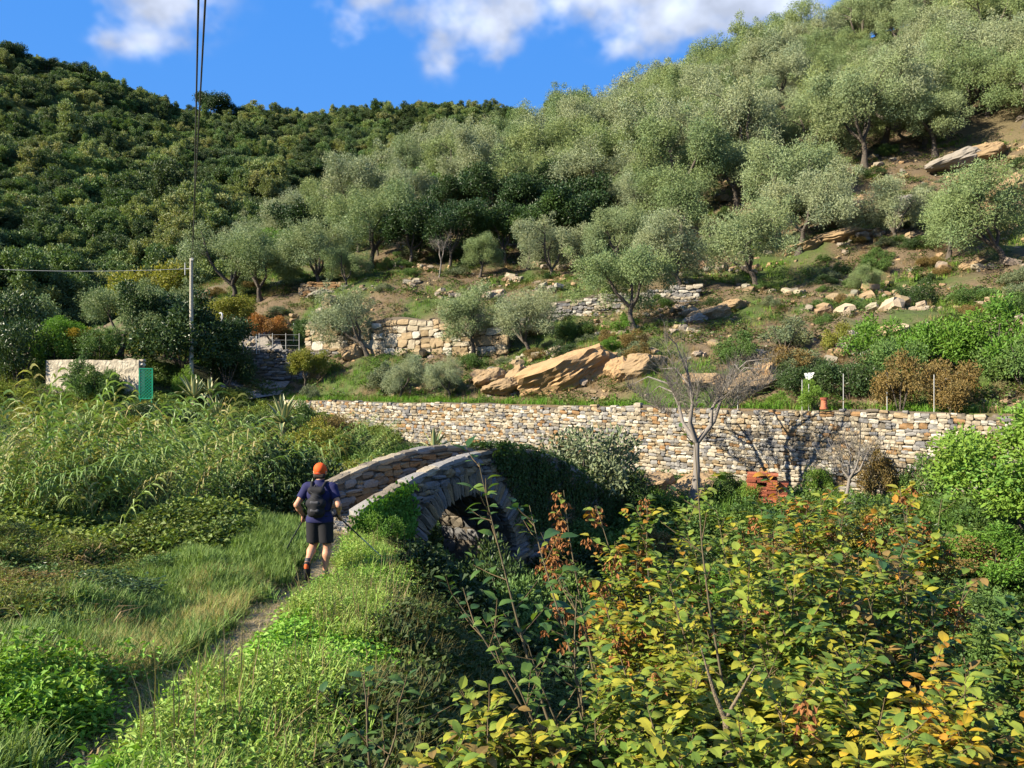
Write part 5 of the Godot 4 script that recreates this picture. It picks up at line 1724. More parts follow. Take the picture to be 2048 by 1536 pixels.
func hiker() -> void:
	var skin := mat("skin", Color(0.42, 0.215, 0.13), 0.55)
	skin.subsurf_scatter_enabled = true
	skin.subsurf_scatter_strength = 0.15
	var shirt_m := mat("navy_cloth", Color(0.015, 0.016, 0.062), 0.85)
	var black := mat("black_cloth", Color(0.012, 0.012, 0.014), 0.8)
	var grey := mat("grey_strap", Color(0.05, 0.05, 0.055), 0.7)
	var orange := mat("orange_cloth", Color(0.66, 0.085, 0.012), 0.75)
	var sole := mat("shoe_black", Color(0.013, 0.012, 0.012), 0.7)
	var feet := Vector3(-2.93, near_y(-2.93, -12.0) + 0.02, -12.0)
	var p := thing("person", "hiker seen from behind in orange cap, navy shirt and black backpack, walking with two poles", "person", feet, -0.06)
	var LA := Vector3(-0.115, 0.30, 0.24)
	var RA := Vector3(0.095, 0.09, 0.03)
	var LE := Vector3(-0.325, 1.14, 0.09)
	var RE := Vector3(0.32, 1.14, 0.10)
	var LW := Vector3(-0.295, 0.95, -0.10)
	var RW := Vector3(0.262, 0.98, -0.10)
	var b := [
		[Vector3(-0.06, 0.93, 0), Vector3(0.06, 0.93, 0), 0.12, 0.12], [Vector3(0, 0.95, 0), Vector3(0, 1.22, -0.02), 0.125, 0.14], [Vector3(-0.08, 1.30, -0.02), Vector3(0.08, 1.30, -0.02), 0.12, 0.12],
		[Vector3(-0.175, 1.405, 0), Vector3(0.175, 1.405, 0), 0.062, 0.062], [Vector3(0, 1.42, 0), Vector3(0, 1.55, -0.02), 0.066, 0.054],
		[Vector3(0, 1.60, -0.03), Vector3(0, 1.655, -0.015), 0.085, 0.09], [Vector3(0, 1.56, -0.085), Vector3(0, 1.60, -0.06), 0.045, 0.06], [Vector3(0, 1.60, -0.12), Vector3(0, 1.625, -0.112), 0.014, 0.009],
		[Vector3(-0.09, 1.60, -0.02), Vector3(-0.092, 1.63, -0.012), 0.013, 0.016], [Vector3(0.09, 1.60, -0.02), Vector3(0.092, 1.63, -0.012), 0.013, 0.016],
		[Vector3(-0.20, 1.395, 0), LE, 0.055, 0.042], [LE, LE.lerp(LW, 0.35), 0.042, 0.043], [LE.lerp(LW, 0.35), LW, 0.043, 0.027],
		[Vector3(0.20, 1.395, 0), RE, 0.055, 0.042], [RE, RE.lerp(RW, 0.35), 0.042, 0.043], [RE.lerp(RW, 0.35), RW, 0.043, 0.027],
		[Vector3(-0.10, 0.90, 0), Vector3(-0.11, 0.53, -0.07), 0.095, 0.062], [Vector3(-0.11, 0.53, -0.07), Vector3(-0.113, 0.44, 0.06), 0.056, 0.063], [Vector3(-0.113, 0.44, 0.06), LA, 0.063, 0.036],
		[Vector3(0.10, 0.90, 0), Vector3(0.105, 0.50, -0.035), 0.095, 0.062], [Vector3(0.105, 0.50, -0.035), Vector3(0.105, 0.37, 0.012), 0.056, 0.062], [Vector3(0.105, 0.37, 0.012), RA, 0.062, 0.036],
		[RA, Vector3(0.10, 0.05, -0.1), 0.034, 0.03], [LA, LA + Vector3(0, -0.16, -0.02), 0.034, 0.03]]
	var la := Vector3(-0.60, -0.80, -0.60).normalized()
	var ra := Vector3(0.60, -0.80, -0.60).normalized()
	var LG := LW + Vector3(-0.01, -0.075, -0.045)
	var RG := RW + Vector3(0.01, -0.075, -0.045)
	var bm := part("body", body(b, 0.014, 0.03), skin, p)
	for side in 2:
		var w := LW if side == 0 else RW
		var g := LG if side == 0 else RG
		part("hand", body(hand(w, g, -(la if side == 0 else ra), Vector3(-1.0 if side == 0 else 1.0, 0.2, 0.3).normalized()), 0.0042, 0.008), skin, bm)
	# clothes
	var s := [[Vector3(-0.07, 0.90, 0), Vector3(0.07, 0.90, 0), 0.142, 0.142], [Vector3(0, 0.95, 0), Vector3(0, 1.22, -0.02), 0.15, 0.16], [Vector3(-0.085, 1.29, -0.02), Vector3(0.085, 1.29, -0.02), 0.135, 0.135], [Vector3(-0.185, 1.405, 0), Vector3(0.185, 1.405, 0), 0.075, 0.075], [Vector3(0, 1.43, 0), Vector3(0, 1.49, -0.01), 0.08, 0.072],
		[Vector3(-0.20, 1.39, 0), Vector3(-0.285, 1.22, 0.055), 0.072, 0.072], [Vector3(0.20, 1.39, 0), Vector3(0.28, 1.22, 0.06), 0.072, 0.072]]
	var ld := (LE - Vector3(-0.20, 1.39, 0)).normalized()
	var tunic := part("shirt", body(s.slice(0, 5), 0.014, 0.03, [[Vector3.DOWN, -0.87], [Vector3.UP, 1.515]]), shirt_m, p)
	part("sleeve", body([s[5], [Vector3(-0.12, 1.39, 0), Vector3(-0.20, 1.39, 0), 0.075, 0.074]], 0.012, 0.03, [[ld, ld.dot(Vector3(-0.277, 1.235, 0.055))]]), shirt_m, tunic)
	part("sleeve", body([s[6], [Vector3(0.12, 1.39, 0), Vector3(0.20, 1.39, 0), 0.075, 0.074]], 0.012, 0.03, [[Vector3(-ld.x, ld.y, ld.z), Vector3(-ld.x, ld.y, ld.z).dot(Vector3(0.274, 1.235, 0.057))]]), shirt_m, tunic)
	var sh := [[Vector3(-0.06, 0.93, 0), Vector3(0.06, 0.93, 0), 0.137, 0.137], [Vector3(-0.085, 0.88, 0), Vector3(-0.105, 0.50, -0.03), 0.125, 0.105], [Vector3(0.085, 0.88, 0), Vector3(0.10, 0.48, -0.01), 0.125, 0.105]]
	part("shorts", body(sh, 0.014, 0.02, [[Vector3.DOWN, -0.555], [Vector3.UP, 0.985]]), black, p)
	# cap with its closure at the back and a peak in front
	var cap := part("cap", body([[Vector3(0, 1.64, -0.035), Vector3(0, 1.672, -0.018), 0.102, 0.098]], 0.008, 0.01, [[Vector3(0, -1, 0.12).normalized(), -1.585]]), orange, p)
	var pk := Geo.new()
	for i in 12:
		var a0 := PI + PI * i / 12.0
		var a1 := PI + PI * (i + 1) / 12.0
		pk.quad(Vector3(cos(a0) * 0.095, 1.655, -0.03 + sin(a0) * 0.095), Vector3(cos(a1) * 0.095, 1.655, -0.03 + sin(a1) * 0.095), Vector3(cos(a1) * 0.085, 1.635, -0.03 + sin(a1) * 0.185), Vector3(cos(a0) * 0.085, 1.635, -0.03 + sin(a0) * 0.185), Color.WHITE)
	part("peak", pk.mesh(), orange, cap)
	var st := Geo.new()
	for i in 8:
		var a0 := PI * (0.28 + 0.44 * i / 8.0)
		var a1 := PI * (0.28 + 0.44 * (i + 1) / 8.0)
		st.quad(Vector3(cos(a0) * 0.104, 1.605, -0.025 + sin(a0) * 0.104), Vector3(cos(a1) * 0.104, 1.605, -0.025 + sin(a1) * 0.104), Vector3(cos(a1) * 0.104, 1.622, -0.025 + sin(a1) * 0.106), Vector3(cos(a0) * 0.104, 1.622, -0.025 + sin(a0) * 0.106), Color.WHITE)
	part("strap", st.mesh(), mat("orange_dark", Color(0.4, 0.045, 0.01), 0.8), cap)
	var hair := part("hair", body([[Vector3(-0.05, 1.575, 0.02), Vector3(0.05, 1.575, 0.02), 0.045, 0.045]], 0.008, 0.01), mat("hair", Color(0.03, 0.022, 0.016), 0.8), p)
	# backpack
	var bp := [[Vector3(-0.075, 1.37, 0.17), Vector3(0.075, 1.37, 0.17), 0.06, 0.06], [Vector3(-0.08, 1.18, 0.19), Vector3(0.08, 1.18, 0.19), 0.075, 0.075], [Vector3(-0.07, 1.05, 0.175), Vector3(0.07, 1.05, 0.175), 0.065, 0.065], [Vector3(-0.05, 1.02, 0.17), Vector3(0.05, 1.02, 0.17), 0.05, 0.05], [Vector3(0, 1.25, 0.19), Vector3(0, 1.08, 0.2), 0.08, 0.08]]
	var pack := part("backpack", body(bp, 0.012, 0.05), black, p)
	part("pocket", body([[Vector3(-0.045, 1.20, 0.255), Vector3(0.045, 1.20, 0.255), 0.03, 0.03], [Vector3(-0.04, 1.08, 0.25), Vector3(0.04, 1.08, 0.25), 0.032, 0.032]], 0.01, 0.04), grey, pack)
	for k in 5:
		var q := Geo.new()
		var w := 0.075 - 0.012 * k
		q.tube([Vector3(-w, 1.36 - 0.07 * k, 0.242), Vector3(0, 1.33 - 0.07 * k, 0.275), Vector3(w, 1.36 - 0.07 * (k + 1), 0.245)], [0.004, 0.004, 0.004], 5, Color.WHITE)
		part("cord", q.mesh(), grey, pack)
	var lp := Geo.new()
	lp.tube([Vector3(-0.03, 1.43, 0.17), Vector3(0, 1.465, 0.19), Vector3(0.03, 1.43, 0.17)], [0.008, 0.008, 0.008], 6, Color.WHITE)
	part("grab_loop", lp.mesh(), grey, pack)
	for sgn in [-1.0, 1.0]:
		var q := Geo.new()
		q.tube([Vector3(sgn * 0.08, 1.40, 0.15), Vector3(sgn * 0.105, 1.475, 0.06), Vector3(sgn * 0.115, 1.47, -0.04), Vector3(sgn * 0.13, 1.33, -0.14), Vector3(sgn * 0.15, 1.15, -0.13), Vector3(sgn * 0.165, 1.05, 0.02), Vector3(sgn * 0.10, 1.06, 0.15)], [0.022, 0.024, 0.024, 0.022, 0.018, 0.012, 0.012], 6, Color.WHITE)
		part("shoulder_strap", q.mesh(), black, pack)
	# socks and shoes
	for side in 2:
		var an := LA if side == 0 else RA
		var sk := Geo.new()
		sk.tube([an + Vector3(0, 0.055, 0.0) - (Vector3(0, 0, 0.03) if side == 0 else Vector3.ZERO), an + Vector3(0, 0.0, 0.0)], [0.043, 0.041], 10, Color.WHITE)
		part("sock", sk.mesh(), grey, p)
		if side == 0:
			# heel up, toe still on the ground: the sole faces back
			var shoe := part("shoe", body([[an + Vector3(0, -0.02, 0.02), an + Vector3(0, -0.12, 0.0), 0.046, 0.045], [an + Vector3(0, -0.12, 0.0), an + Vector3(-0.008, -0.24, -0.05), 0.045, 0.036]], 0.009, 0.02), sole, p)
			part("heel", body([[an + Vector3(0, -0.03, 0.04), an + Vector3(0, -0.065, 0.046), 0.034, 0.034]], 0.008, 0.01), mat("orange_shoe", Color(0.55, 0.09, 0.02), 0.7), shoe)
			part("outsole", body([[an + Vector3(0, -0.08, 0.05), an + Vector3(0, -0.13, 0.038), 0.03, 0.034], [an + Vector3(0, -0.13, 0.038), an + Vector3(-0.008, -0.25, -0.012), 0.034, 0.03]], 0.009, 0.015), black, shoe)
		else:
			var shoe := part("shoe", body([[an + Vector3(0, -0.045, 0.02), an + Vector3(0.005, -0.05, -0.08), 0.045, 0.042], [an + Vector3(0.005, -0.05, -0.08), an + Vector3(0.015, -0.06, -0.17), 0.042, 0.034]], 0.009, 0.02), sole, p)
			part("heel", body([[an + Vector3(0, -0.03, 0.055), an + Vector3(0, -0.05, 0.05), 0.024, 0.026]], 0.008, 0.01), grey, shoe)
	# the poles he holds
	var turn := Transform3D(Basis(Vector3.UP, -0.06), feet)
	for side in 2:
		var g: Vector3 = LG if side == 0 else RG
		var ax: Vector3 = la if side == 0 else ra
		var o := thing("trekking_pole", ["black trekking pole in the hiker's left hand, pointing out to the left", "trekking pole with a pale lower end in the hiker's right hand"][side], "trekking pole", turn * g)
		var d: Vector3 = turn.basis * ax
		var gp := Geo.new()
		gp.tube([-d * 0.10, -d * 0.09, d * 0.05, d * 0.07], [0.012, 0.017, 0.014, 0.011], 8, Color.WHITE)
		part("grip", gp.mesh(), black, o)
		var lp2 := Geo.new()
		lp2.tube([-d * 0.08, -d * 0.03 + Vector3(0, 0.02, 0.05), Vector3(0, -0.02, 0.05), d * 0.03], [0.006, 0.006, 0.006, 0.006], 5, Color.WHITE)
		part("wrist_strap", lp2.mesh(), black, o)
		var lng := 1.17
		var sf := Geo.new()
		sf.tube([d * 0.07, d * 0.5], [0.012, 0.011], 8, Color.WHITE)
		part("upper_shaft", sf.mesh(), mat("pole_dark", Color(0.02, 0.025, 0.03), 0.35), o)
		var sf2 := Geo.new()
		sf2.tube([d * 0.48, d * lng], [0.010, 0.009], 8, Color.WHITE)
		part("lower_shaft", sf2.mesh(), mat("pole_pale", Color(0.42, 0.45, 0.30), 0.35) if side == 1 else mat("pole_dark", Color.BLACK), o)
		var bk := Geo.new()
		bk.tube([d * (lng - 0.07), d * (lng - 0.06)], [0.028, 0.024], 10, Color.WHITE)
		part("basket", bk.mesh(), black, o)

# ---------------------------------------------------------------- pole, cables and small built things
func cable(called: String, label: String, a: Vector3, b: Vector3, sag: float, r: float, m: Material) -> void:
	var g := Geo.new()
	var pts := []
	var rad := []
	var ctr := a
	for i in 41:
		var t := i / 40.0
		pts.append((b - a) * t - Vector3.UP * sag * 4.0 * t * (1.0 - t))
		rad.append(r)
	g.tube(pts, rad, 6, Color.WHITE)
	var o := single(called, g.mesh(), m, label, "cable")
	o.position = ctr
func built_things() -> void:
	var wood := mat("pole_wood", Color(0.34, 0.315, 0.25), 0.9)
	wood.normal_enabled = true
	wood.normal_texture = noise_tex(0.06, 256, true, 6.0)
	wood.uv1_triplanar = true
	wood.uv1_scale = Vector3(4, 0.5, 4)
	var steel := mat("steel", Color(0.42, 0.42, 0.40), 0.5)
	var dark := mat("cable_dark", Color(0.05, 0.05, 0.055), 0.5)
	var pale := mat("cable_pale", Color(0.20, 0.21, 0.22), 0.5)
	var top := at(383, 517, 45)
	var foot := at(384, 800, 45)
	foot.y = ground_y(foot.x, foot.z) - 0.3
	var p := thing("utility_pole", "tall weathered wooden utility pole rising beside the track", "pole", Vector3(top.x, foot.y, top.z))
	var g := Geo.new()
	var h := top.y - foot.y
	g.tube([Vector3.ZERO, Vector3(0, h * 0.5, 0), Vector3(0, h, 0)], [0.125, 0.11, 0.09], 12, Color.WHITE)
	part("shaft", g.mesh(), wood, p)
	g = Geo.new()
	g.tube([Vector3(-0.34, h - 0.95, 0.05), Vector3(-0.34, h - 0.25, 0.05)], [0.03, 0.03], 8, Color.WHITE)
	part("side_bracket", g.mesh(), steel, p)
	g = Geo.new()
	g.tube([Vector3(-0.36, h - 0.6, 0.05), Vector3(0.05, h - 0.6, 0.05)], [0.022, 0.022], 6, Color.WHITE)
	part("cross_iron", g.mesh(), steel, p)
	for k in 2:
		g = Geo.new()
		g.tube([Vector3(0.05 + k * 0.08, h - 0.12, 0.09), Vector3(0.05 + k * 0.08, h + 0.04, 0.09)], [0.035, 0.025], 8, Color.WHITE)
		part("insulator", g.mesh(), mat("porcelain", Color(0.5, 0.5, 0.47), 0.3), p)
	# two wires pass over the path towards the viewer, one leaves to the left
	cable("overhead_cable", "left one of the two dark overhead wires running from the pole top over the path", top + Vector3(0.05, 0.02, 0.1), Vector3(7.2, 5.95, 17.0), 0.25, 0.013, dark)
	cable("overhead_cable", "right one of the two dark overhead wires running from the pole top over the path", top + Vector3(0.13, 0.02, 0.1), Vector3(7.0, 5.9, 17.0), 0.25, 0.013, dark)
	cable("side_cable", "pale wire sagging from the pole to the left edge of the picture", top + Vector3(-0.34, -0.6, 0.05), at(-420, 500, 46), 0.55, 0.014, pale)
	# green trellis
	var tr := at(292, 797, 39.5)
	tr.y = maxf(ground_y(tr.x, tr.z), tr.y - 0.15)
	var gp := mat("green_plastic", Color(0.02, 0.30, 0.15), 0.5)
	var t := thing("trellis", "upright bright green diamond lattice panel in front of the cream wall", "trellis", tr + Vector3(0, 0.15, 0), 0.15)
	var w := 0.62
	var hh := 1.5
	for e in [[Vector3(-w / 2, hh / 2, 0), Vector3(0.025, 0, 0), Vector3(0, hh / 2, 0)], [Vector3(w / 2, hh / 2, 0), Vector3(0.025, 0, 0), Vector3(0, hh / 2, 0)], [Vector3(0, 0, 0), Vector3(w / 2 - 0.025, 0, 0), Vector3(0, 0.025, 0)], [Vector3(0, hh, 0), Vector3(w / 2 + 0.025, 0, 0), Vector3(0, 0.025, 0)]]:
		var f := Geo.new()
		f.box(e[0], e[1], e[2], Vector3(0, 0, 0.022), Color.WHITE)
		part("frame_bar", f.mesh(), gp, t)
	for x in [-0.27, 0.27]:
		var lg := Geo.new()
		lg.box(Vector3(x, -0.75, -0.03), Vector3(0.02, 0, 0), Vector3(0, 0.85, 0), Vector3(0, 0, 0.02), Color.WHITE)
		part("stake", lg.mesh(), gp, t)
	for sgn in [-1.0, 1.0]:
		for i in 18:
			var c := -0.55 + i * 0.15
			# a slat from the left side to the right one, clipped to the frame
			var a := Vector2(-w / 2, c if sgn > 0 else c + w)
			var b := Vector2(w / 2, c + w if sgn > 0 else c)
			var lo := 0.0
			var hi := 1.0
			for lim in [[0.0, 1.0], [hh, -1.0]]:
				var da: float = (a.y - lim[0]) * lim[1]
				var db: float = (b.y - lim[0]) * lim[1]
				if da < 0.0 and db < 0.0: lo = 2.0
				elif da < 0.0: lo = maxf(lo, da / (da - db))
				elif db < 0.0: hi = minf(hi, da / (da - db))
			if lo >= hi - 0.05: continue
			var q0 := a.lerp(b, lo)
			var q1 := a.lerp(b, hi)
			var d := (q1 - q0)
			var nn := d.orthogonal().normalized() * 0.017
			var f := Geo.new()
			f.box(Vector3((q0.x + q1.x) / 2, (q0.y + q1.y) / 2, 0.006 * sgn), Vector3(d.x, d.y, 0) / 2, Vector3(nn.x, nn.y, 0), Vector3(0, 0, 0.005), Color.WHITE)
			part("slat", f.mesh(), gp, t)
	# stack of hollow terracotta bricks
	var sp := at(1535, 1012, 26.3)
	sp.y = ground_y(sp.x, sp.z) + 0.02
	var stack := thing("brick_stack", "stack of red hollow terracotta bricks on the grass before the long wall", "bricks", sp, -0.35)
	var tc := [stonemat("terracotta_a", Color(0.33, 0.10, 0.05)), stonemat("terracotta_b", Color(0.40, 0.14, 0.075)), stonemat("terracotta_c", Color(0.22, 0.065, 0.038))]
	var bk := Geo.new()
	bk.box(Vector3.ZERO, Vector3(0.155, 0, 0), Vector3(0, 0.034, 0), Vector3(0, 0, 0.115), Color.WHITE)
	for y in [-0.02, 0.0, 0.02]: bk.box(Vector3(0, y, 0.118), Vector3(0.15, 0, 0), Vector3(0, 0.006, 0), Vector3(0, 0, 0.004), Color.WHITE)
	var bm := bk.mesh()
	for lv in 14:
		for ix in 4:
			for iz in 3:
				if lv > 9 and ix == 3 or lv > 5 and ix > 2 and iz == 2 or lv in [8, 9] and ix == 1 and iz == 2 or lv == 11 and ix == 2 and iz == 2 or lv > 11 and (ix == 2 or iz == 2) and rng.randf() < 0.5: continue
				if iz == 1 and lv < 13 and ix in [1, 2]: continue
				var o := part("brick", bm, tc[rng.randi() % 3], stack)
				o.position = Vector3((ix - 1.5) * 0.325 + rf(-0.035, 0.035), 0.036 + lv * 0.074, (iz - 1) * 0.245 + rf(-0.03, 0.03))
				o.rotation.y = rf(-0.09, 0.09)
	var lean := part("brick", bm, tc[1], stack)
	lean.position = Vector3(0.85, 0.16, 0.12)
	lean.rotation = Vector3(0.2, 0.3, 1.1)
	# the mortared red ones on the wall top: a short clay chimney pot
	var cp := at(1648, 828, 26.9)
	cp.y = 2.14
	var pot := thing("clay_pot", "short red clay chimney pot standing on the wall top", "chimney pot", cp)
	g = Geo.new()
	g.tube([Vector3(0, 0, 0), Vector3(0, 0.06, 0), Vector3(0, 0.07, 0), Vector3(0, 0.32, 0)], [0.14, 0.14, 0.11, 0.10], 14, Color.WHITE)
	part("flue", g.mesh(), tc[1], pot)
	g = Geo.new()
	g.tube([Vector3(0, 0.32, 0), Vector3(0, 0.34, 0), Vector3(0, 0.40, 0)], [0.13, 0.14, 0.12], 14, Color.WHITE)
	part("collar", g.mesh(), tc[2], pot)
	# thin rods along the wall top
	for e in [[1490, 826, 29.6, 0.8, "leftmost thin rod on the wall top, behind the bare tree"], [1606, 826, 27.7, 1.05, "thin rod on the wall top, left one of the close pair"], [1618, 826, 27.5, 0.9, "thin rod on the wall top, right one of the close pair"], [1683, 826, 26.6, 1.25, "tallest pale thin rod on the wall top right of the clay pot"], [1766, 826, 25.5, 1.1, "thin rod on the wall top among the hedge bushes"], [1859, 826, 24.5, 1.2, "rightmost thin rod on the wall top, by the flat boulder"]]:
		var q := at(e[0], e[1], e[2])
		var uv := uv_of(q.x, q.z)
		var xz := xz_of(uv.x, 0.22)
		g = Geo.new()
		g.tube([Vector3(0, -0.2, 0), Vector3(0, e[3], 0)], [0.012, 0.012], 6, Color.WHITE)
		var o := single("fence_rod", g.mesh(), steel, e[4], "rod", "rods along the wall top")
		o.position = Vector3(xz.x, 2.1, xz.y)
	# white sheet caught in the hedge
	var ws := Geo.new()
	ws.quad(Vector3(-0.16, 0.1, 0), Vector3(0.2, 0.14, 0.06), Vector3(0.05, -0.16, 0.1), Vector3(-0.12, -0.12, 0.05), Color.WHITE)
	ws.quad(Vector3(-0.16, 0.1, -0.012), Vector3(-0.12, -0.12, 0.038), Vector3(0.05, -0.16, 0.088), Vector3(0.2, 0.14, 0.048), Color.WHITE)
	var sheet := single("white_sheet", ws.mesh(), mat("white_plastic", Color(0.7, 0.7, 0.68), 0.6), "crumpled white plastic sheet caught in the dark hedge above the wall", "plastic sheet")
	sheet.position = at(1617, 752, 29.6)
	# iron gate with posts, above the dark wall by the track
	var gt := at(500, 693, 51.0)
	gt.y = 5.25
	var gate := thing("iron_gate", "small grey iron gate between posts above the track wall", "gate", gt, 0.1)
	for x in [-0.42, 0.42]:
		g = Geo.new()
		g.tube([Vector3(x, -0.3, 0), Vector3(x, 1.0, 0)], [0.035, 0.035], 8, Color.WHITE)
		part("post", g.mesh(), steel, gate)
	for y in [0.12, 0.8]:
		g = Geo.new()
		g.tube([Vector3(-0.42, y, 0), Vector3(0.42, y, 0)], [0.02, 0.02], 6, Color.WHITE)
		part("rail", g.mesh(), steel, gate)
	for i in 9:
		g = Geo.new()
		g.tube([Vector3(-0.36 + i * 0.09, 0.12, 0), Vector3(-0.36 + i * 0.09, 0.8, 0)], [0.009, 0.009], 5, Color.WHITE)
		part("bar", g.mesh(), steel, gate)
	# low wire fence right of the gate
	var wf := thing("wire_fence", "thin wire fence with slender posts right of the iron gate", "fence", gt + Vector3(0.6, 0, 0))
	for i in 4:
		g = Geo.new()
		g.tube([Vector3(i * 0.85, -0.3, -i * 0.05), Vector3(i * 0.85, 1.05, -i * 0.05)], [0.02, 0.02], 6, Color.WHITE)
		part("post", g.mesh(), steel, wf)
	for y in [0.25, 0.6, 0.95]:
		g = Geo.new()
		g.tube([Vector3(0, y, 0), Vector3(2.55, y, -0.15)], [0.006, 0.006], 4, Color.WHITE)
		part("wire", g.mesh(), steel, wf)
	# concrete post with a bent pipe head
	var cpost := at(444, 668, 53.0)
	var con := thing("concrete_post", "pale concrete post with a bent pipe on top, right of the pole", "post", Vector3(cpost.x, hill_y(cpost.x, cpost.z), cpost.z))
	var ch := maxf(1.2, at(444, 632, 53.0).y - con.position.y)
	g = Geo.new()
	g.box(Vector3(0, ch / 2 - 0.2, 0), Vector3(0.07, 0, 0), Vector3(0, ch / 2 + 0.2, 0), Vector3(0, 0, 0.07), Color.WHITE)
	part("shaft", g.mesh(), mat("concrete", Color(0.34, 0.33, 0.30), 0.9), con)
	g = Geo.new()
	g.tube([Vector3(0.02, ch, 0), Vector3(0.02, ch + 0.14, 0), Vector3(-0.06, ch + 0.2, 0), Vector3(-0.17, ch + 0.17, 0)], [0.06, 0.06, 0.06, 0.06], 8, Color.WHITE)
	part("pipe_bend", g.mesh(), mat("white_pipe", Color(0.6, 0.6, 0.58), 0.5), con)
	# garden cart with a green hood, and the net behind it
	var ct := at(567, 645, 53.0)
	ct.y = hill_y(ct.x, ct.z)
	var cart := thing("garden_cart", "small orange and white garden cart with a green hood on the terrace", "cart", ct + Vector3(0, 0.1, 0), 0.3)
	g = Geo.new()
	var tray := [Vector3(-0.75, 0.1, 0.3), Vector3(0.35, 0.45, 0.3), Vector3(0.35, 0.45, -0.3), Vector3(-0.75, 0.1, -0.3)]
	g.quad(tray[0], tray[1], tray[2], tray[3], Color.WHITE)
	for k in 4: g.quad(tray[k], tray[(k + 1) % 4], tray[(k + 1) % 4] * Vector3(0.8, 0.5, 0.8), tray[k] * Vector3(0.8, 0.0, 0.8), Color.WHITE)
	part("tray", g.mesh(), mat("cart_orange", Color(0.55, 0.13, 0.04), 0.6), cart)
	g = Geo.new()
	g.box(Vector3(0.5, 0.35, 0), Vector3(0.14, 0, 0), Vector3(0, 0.35, 0), Vector3(0, 0, 0.25), Color.WHITE)
	part("white_panel", g.mesh(), mats["white_plastic"], cart)
	part("green_hood", boulder(77, 0.25), mat("hood_green", Color(0.01, 0.25, 0.12), 0.6), cart)
	(cart.get_node("green_hood") as Node3D).position = Vector3(0.15, 0.75, -0.05)
	(cart.get_node("green_hood") as Node3D).scale = Vector3(0.4, 0.26, 0.35)
	g = Geo.new()
	g.tube([Vector3(-0.25, 0.0, -0.32), Vector3(-0.25, 0.0, 0.32)], [0.17, 0.17], 12, Color.WHITE)
	part("wheel", g.mesh(), dark, cart)
	var net := thing("net_fence", "blue-green garden net on thin posts behind the garden cart", "net fence", at(625, 655, 54.5))
	net.position.y = hill_y(net.position.x, net.position.z)
	for i in 4:
		g = Geo.new()
		g.tube([Vector3(-1.3 + i * 0.9, -0.2, 0), Vector3(-1.3 + i * 0.9, 1.1, 0)], [0.02, 0.02], 6, Color.WHITE)
		part("post", g.mesh(), steel, net)
	g = Geo.new()
	for i in 33: g.box(Vector3(-1.3 + i * 0.0844, 0.5, 0), Vector3(0.006, 0, 0), Vector3(0, 0.48, 0), Vector3(0, 0, 0.004), Color.WHITE)
	for i in 13: g.box(Vector3(0.05, 0.04 + i * 0.078, 0.009), Vector3(1.34, 0, 0), Vector3(0, 0.006, 0), Vector3(0, 0, 0.004), Color.WHITE)
	var mesh_net := part("netting", g.mesh(), mat("net_green", Color(0.10, 0.30, 0.25), 0.6), net)
	mesh_net.set_meta("kind", "stuff")
	# umbrella pines on the skyline
	for e in [[20, 88, 252, 1.1, "round pine crown on the skyline at the far left"], [92, 108, 258, 0.7, "small dark pine on the skyline, second from the left edge"], [152, 132, 262, 0.9, "reddish round pine on the skyline above the left slope"], [427, 205, 300, 1.5, "broad umbrella pine on the skyline behind the overhead wires"], [467, 205, 302, 1.0, "narrow pine on the skyline right of the broad umbrella pine"]]:
		var q := at(e[0], e[1], e[2])
		q.y = far_s.y(q.x, q.z) - 1.0
		var o := plant("umbrella_pine", broads[rng.randi() % 4], e[4], "pine tree", q, e[3] * 1.9, mats["leaf_dark"], mats["bark"])
		o.scale *= Vector3(1, 0.95, 1)

# ---------------------------------------------------------------- the autumn shrubs in front
var big_leaves: Array = []
var leaf_tones: Array = []
const TONES := [[0.32, 0.30, 0.035], [0.22, 0.27, 0.04], [0.13, 0.20, 0.035], [0.075, 0.14, 0.032], [0.042, 0.095, 0.032], [0.44, 0.31, 0.03], [0.40, 0.20, 0.03], [0.22, 0.15, 0.05]]
func make_leaves() -> void:
	for k in 4:
		var g := Geo.new()
		var fold: float = [0.25, 0.1, 0.4, 0.2][k]
		var curl: float = [0.12, 0.3, -0.1, 0.5][k]
		var half: float = [0.27, 0.31, 0.25, 0.33][k]
		var rows := []
		for i in 7:
			var t := i / 6.0
			var hw := half * pow(sin(PI * pow(t, 0.8)), 0.8) * (1.0 - 0.12 * (i % 2)) if i > 0 and i < 6 else 0.004
			var c := Vector3(t, -curl * t * t * 0.5 + 0.05 * sin(t * 4.0), 0)
			rows.append([c + Vector3(-0.02, hw * fold, -hw), c, c + Vector3(-0.02, hw * fold * 0.8, hw)])
		for i in 7:
			for j in 3:
				g.v.append(rows[i][j])
				g.c.append(Color(1.12, 1.12, 1.0) if j == 1 else Color.WHITE)
		for i in 6:
			for j in 2:
				var a := i * 3 + j
				g.ix.append(a); g.ix.append(a + 3); g.ix.append(a + 4)
				g.ix.append(a); g.ix.append(a + 4); g.ix.append(a + 1)
		# leaf stalk
		g.tri(Vector3(0, 0, 0.012), Vector3(0, 0, -0.012), Vector3(-0.16, 0.01, 0), Color(0.9, 0.8, 0.6))
		big_leaves.append(g.mesh())
	for k in TONES.size():
		var t: Array = TONES[k]
		leaf_tones.append(leafmat("shrub_leaf_%d" % k, Color(t[0], t[1], t[2]), 0.75, 0.42))
	leafmat("shrub_leaf_any", Color(1, 1, 1), 0.75, 0.42)

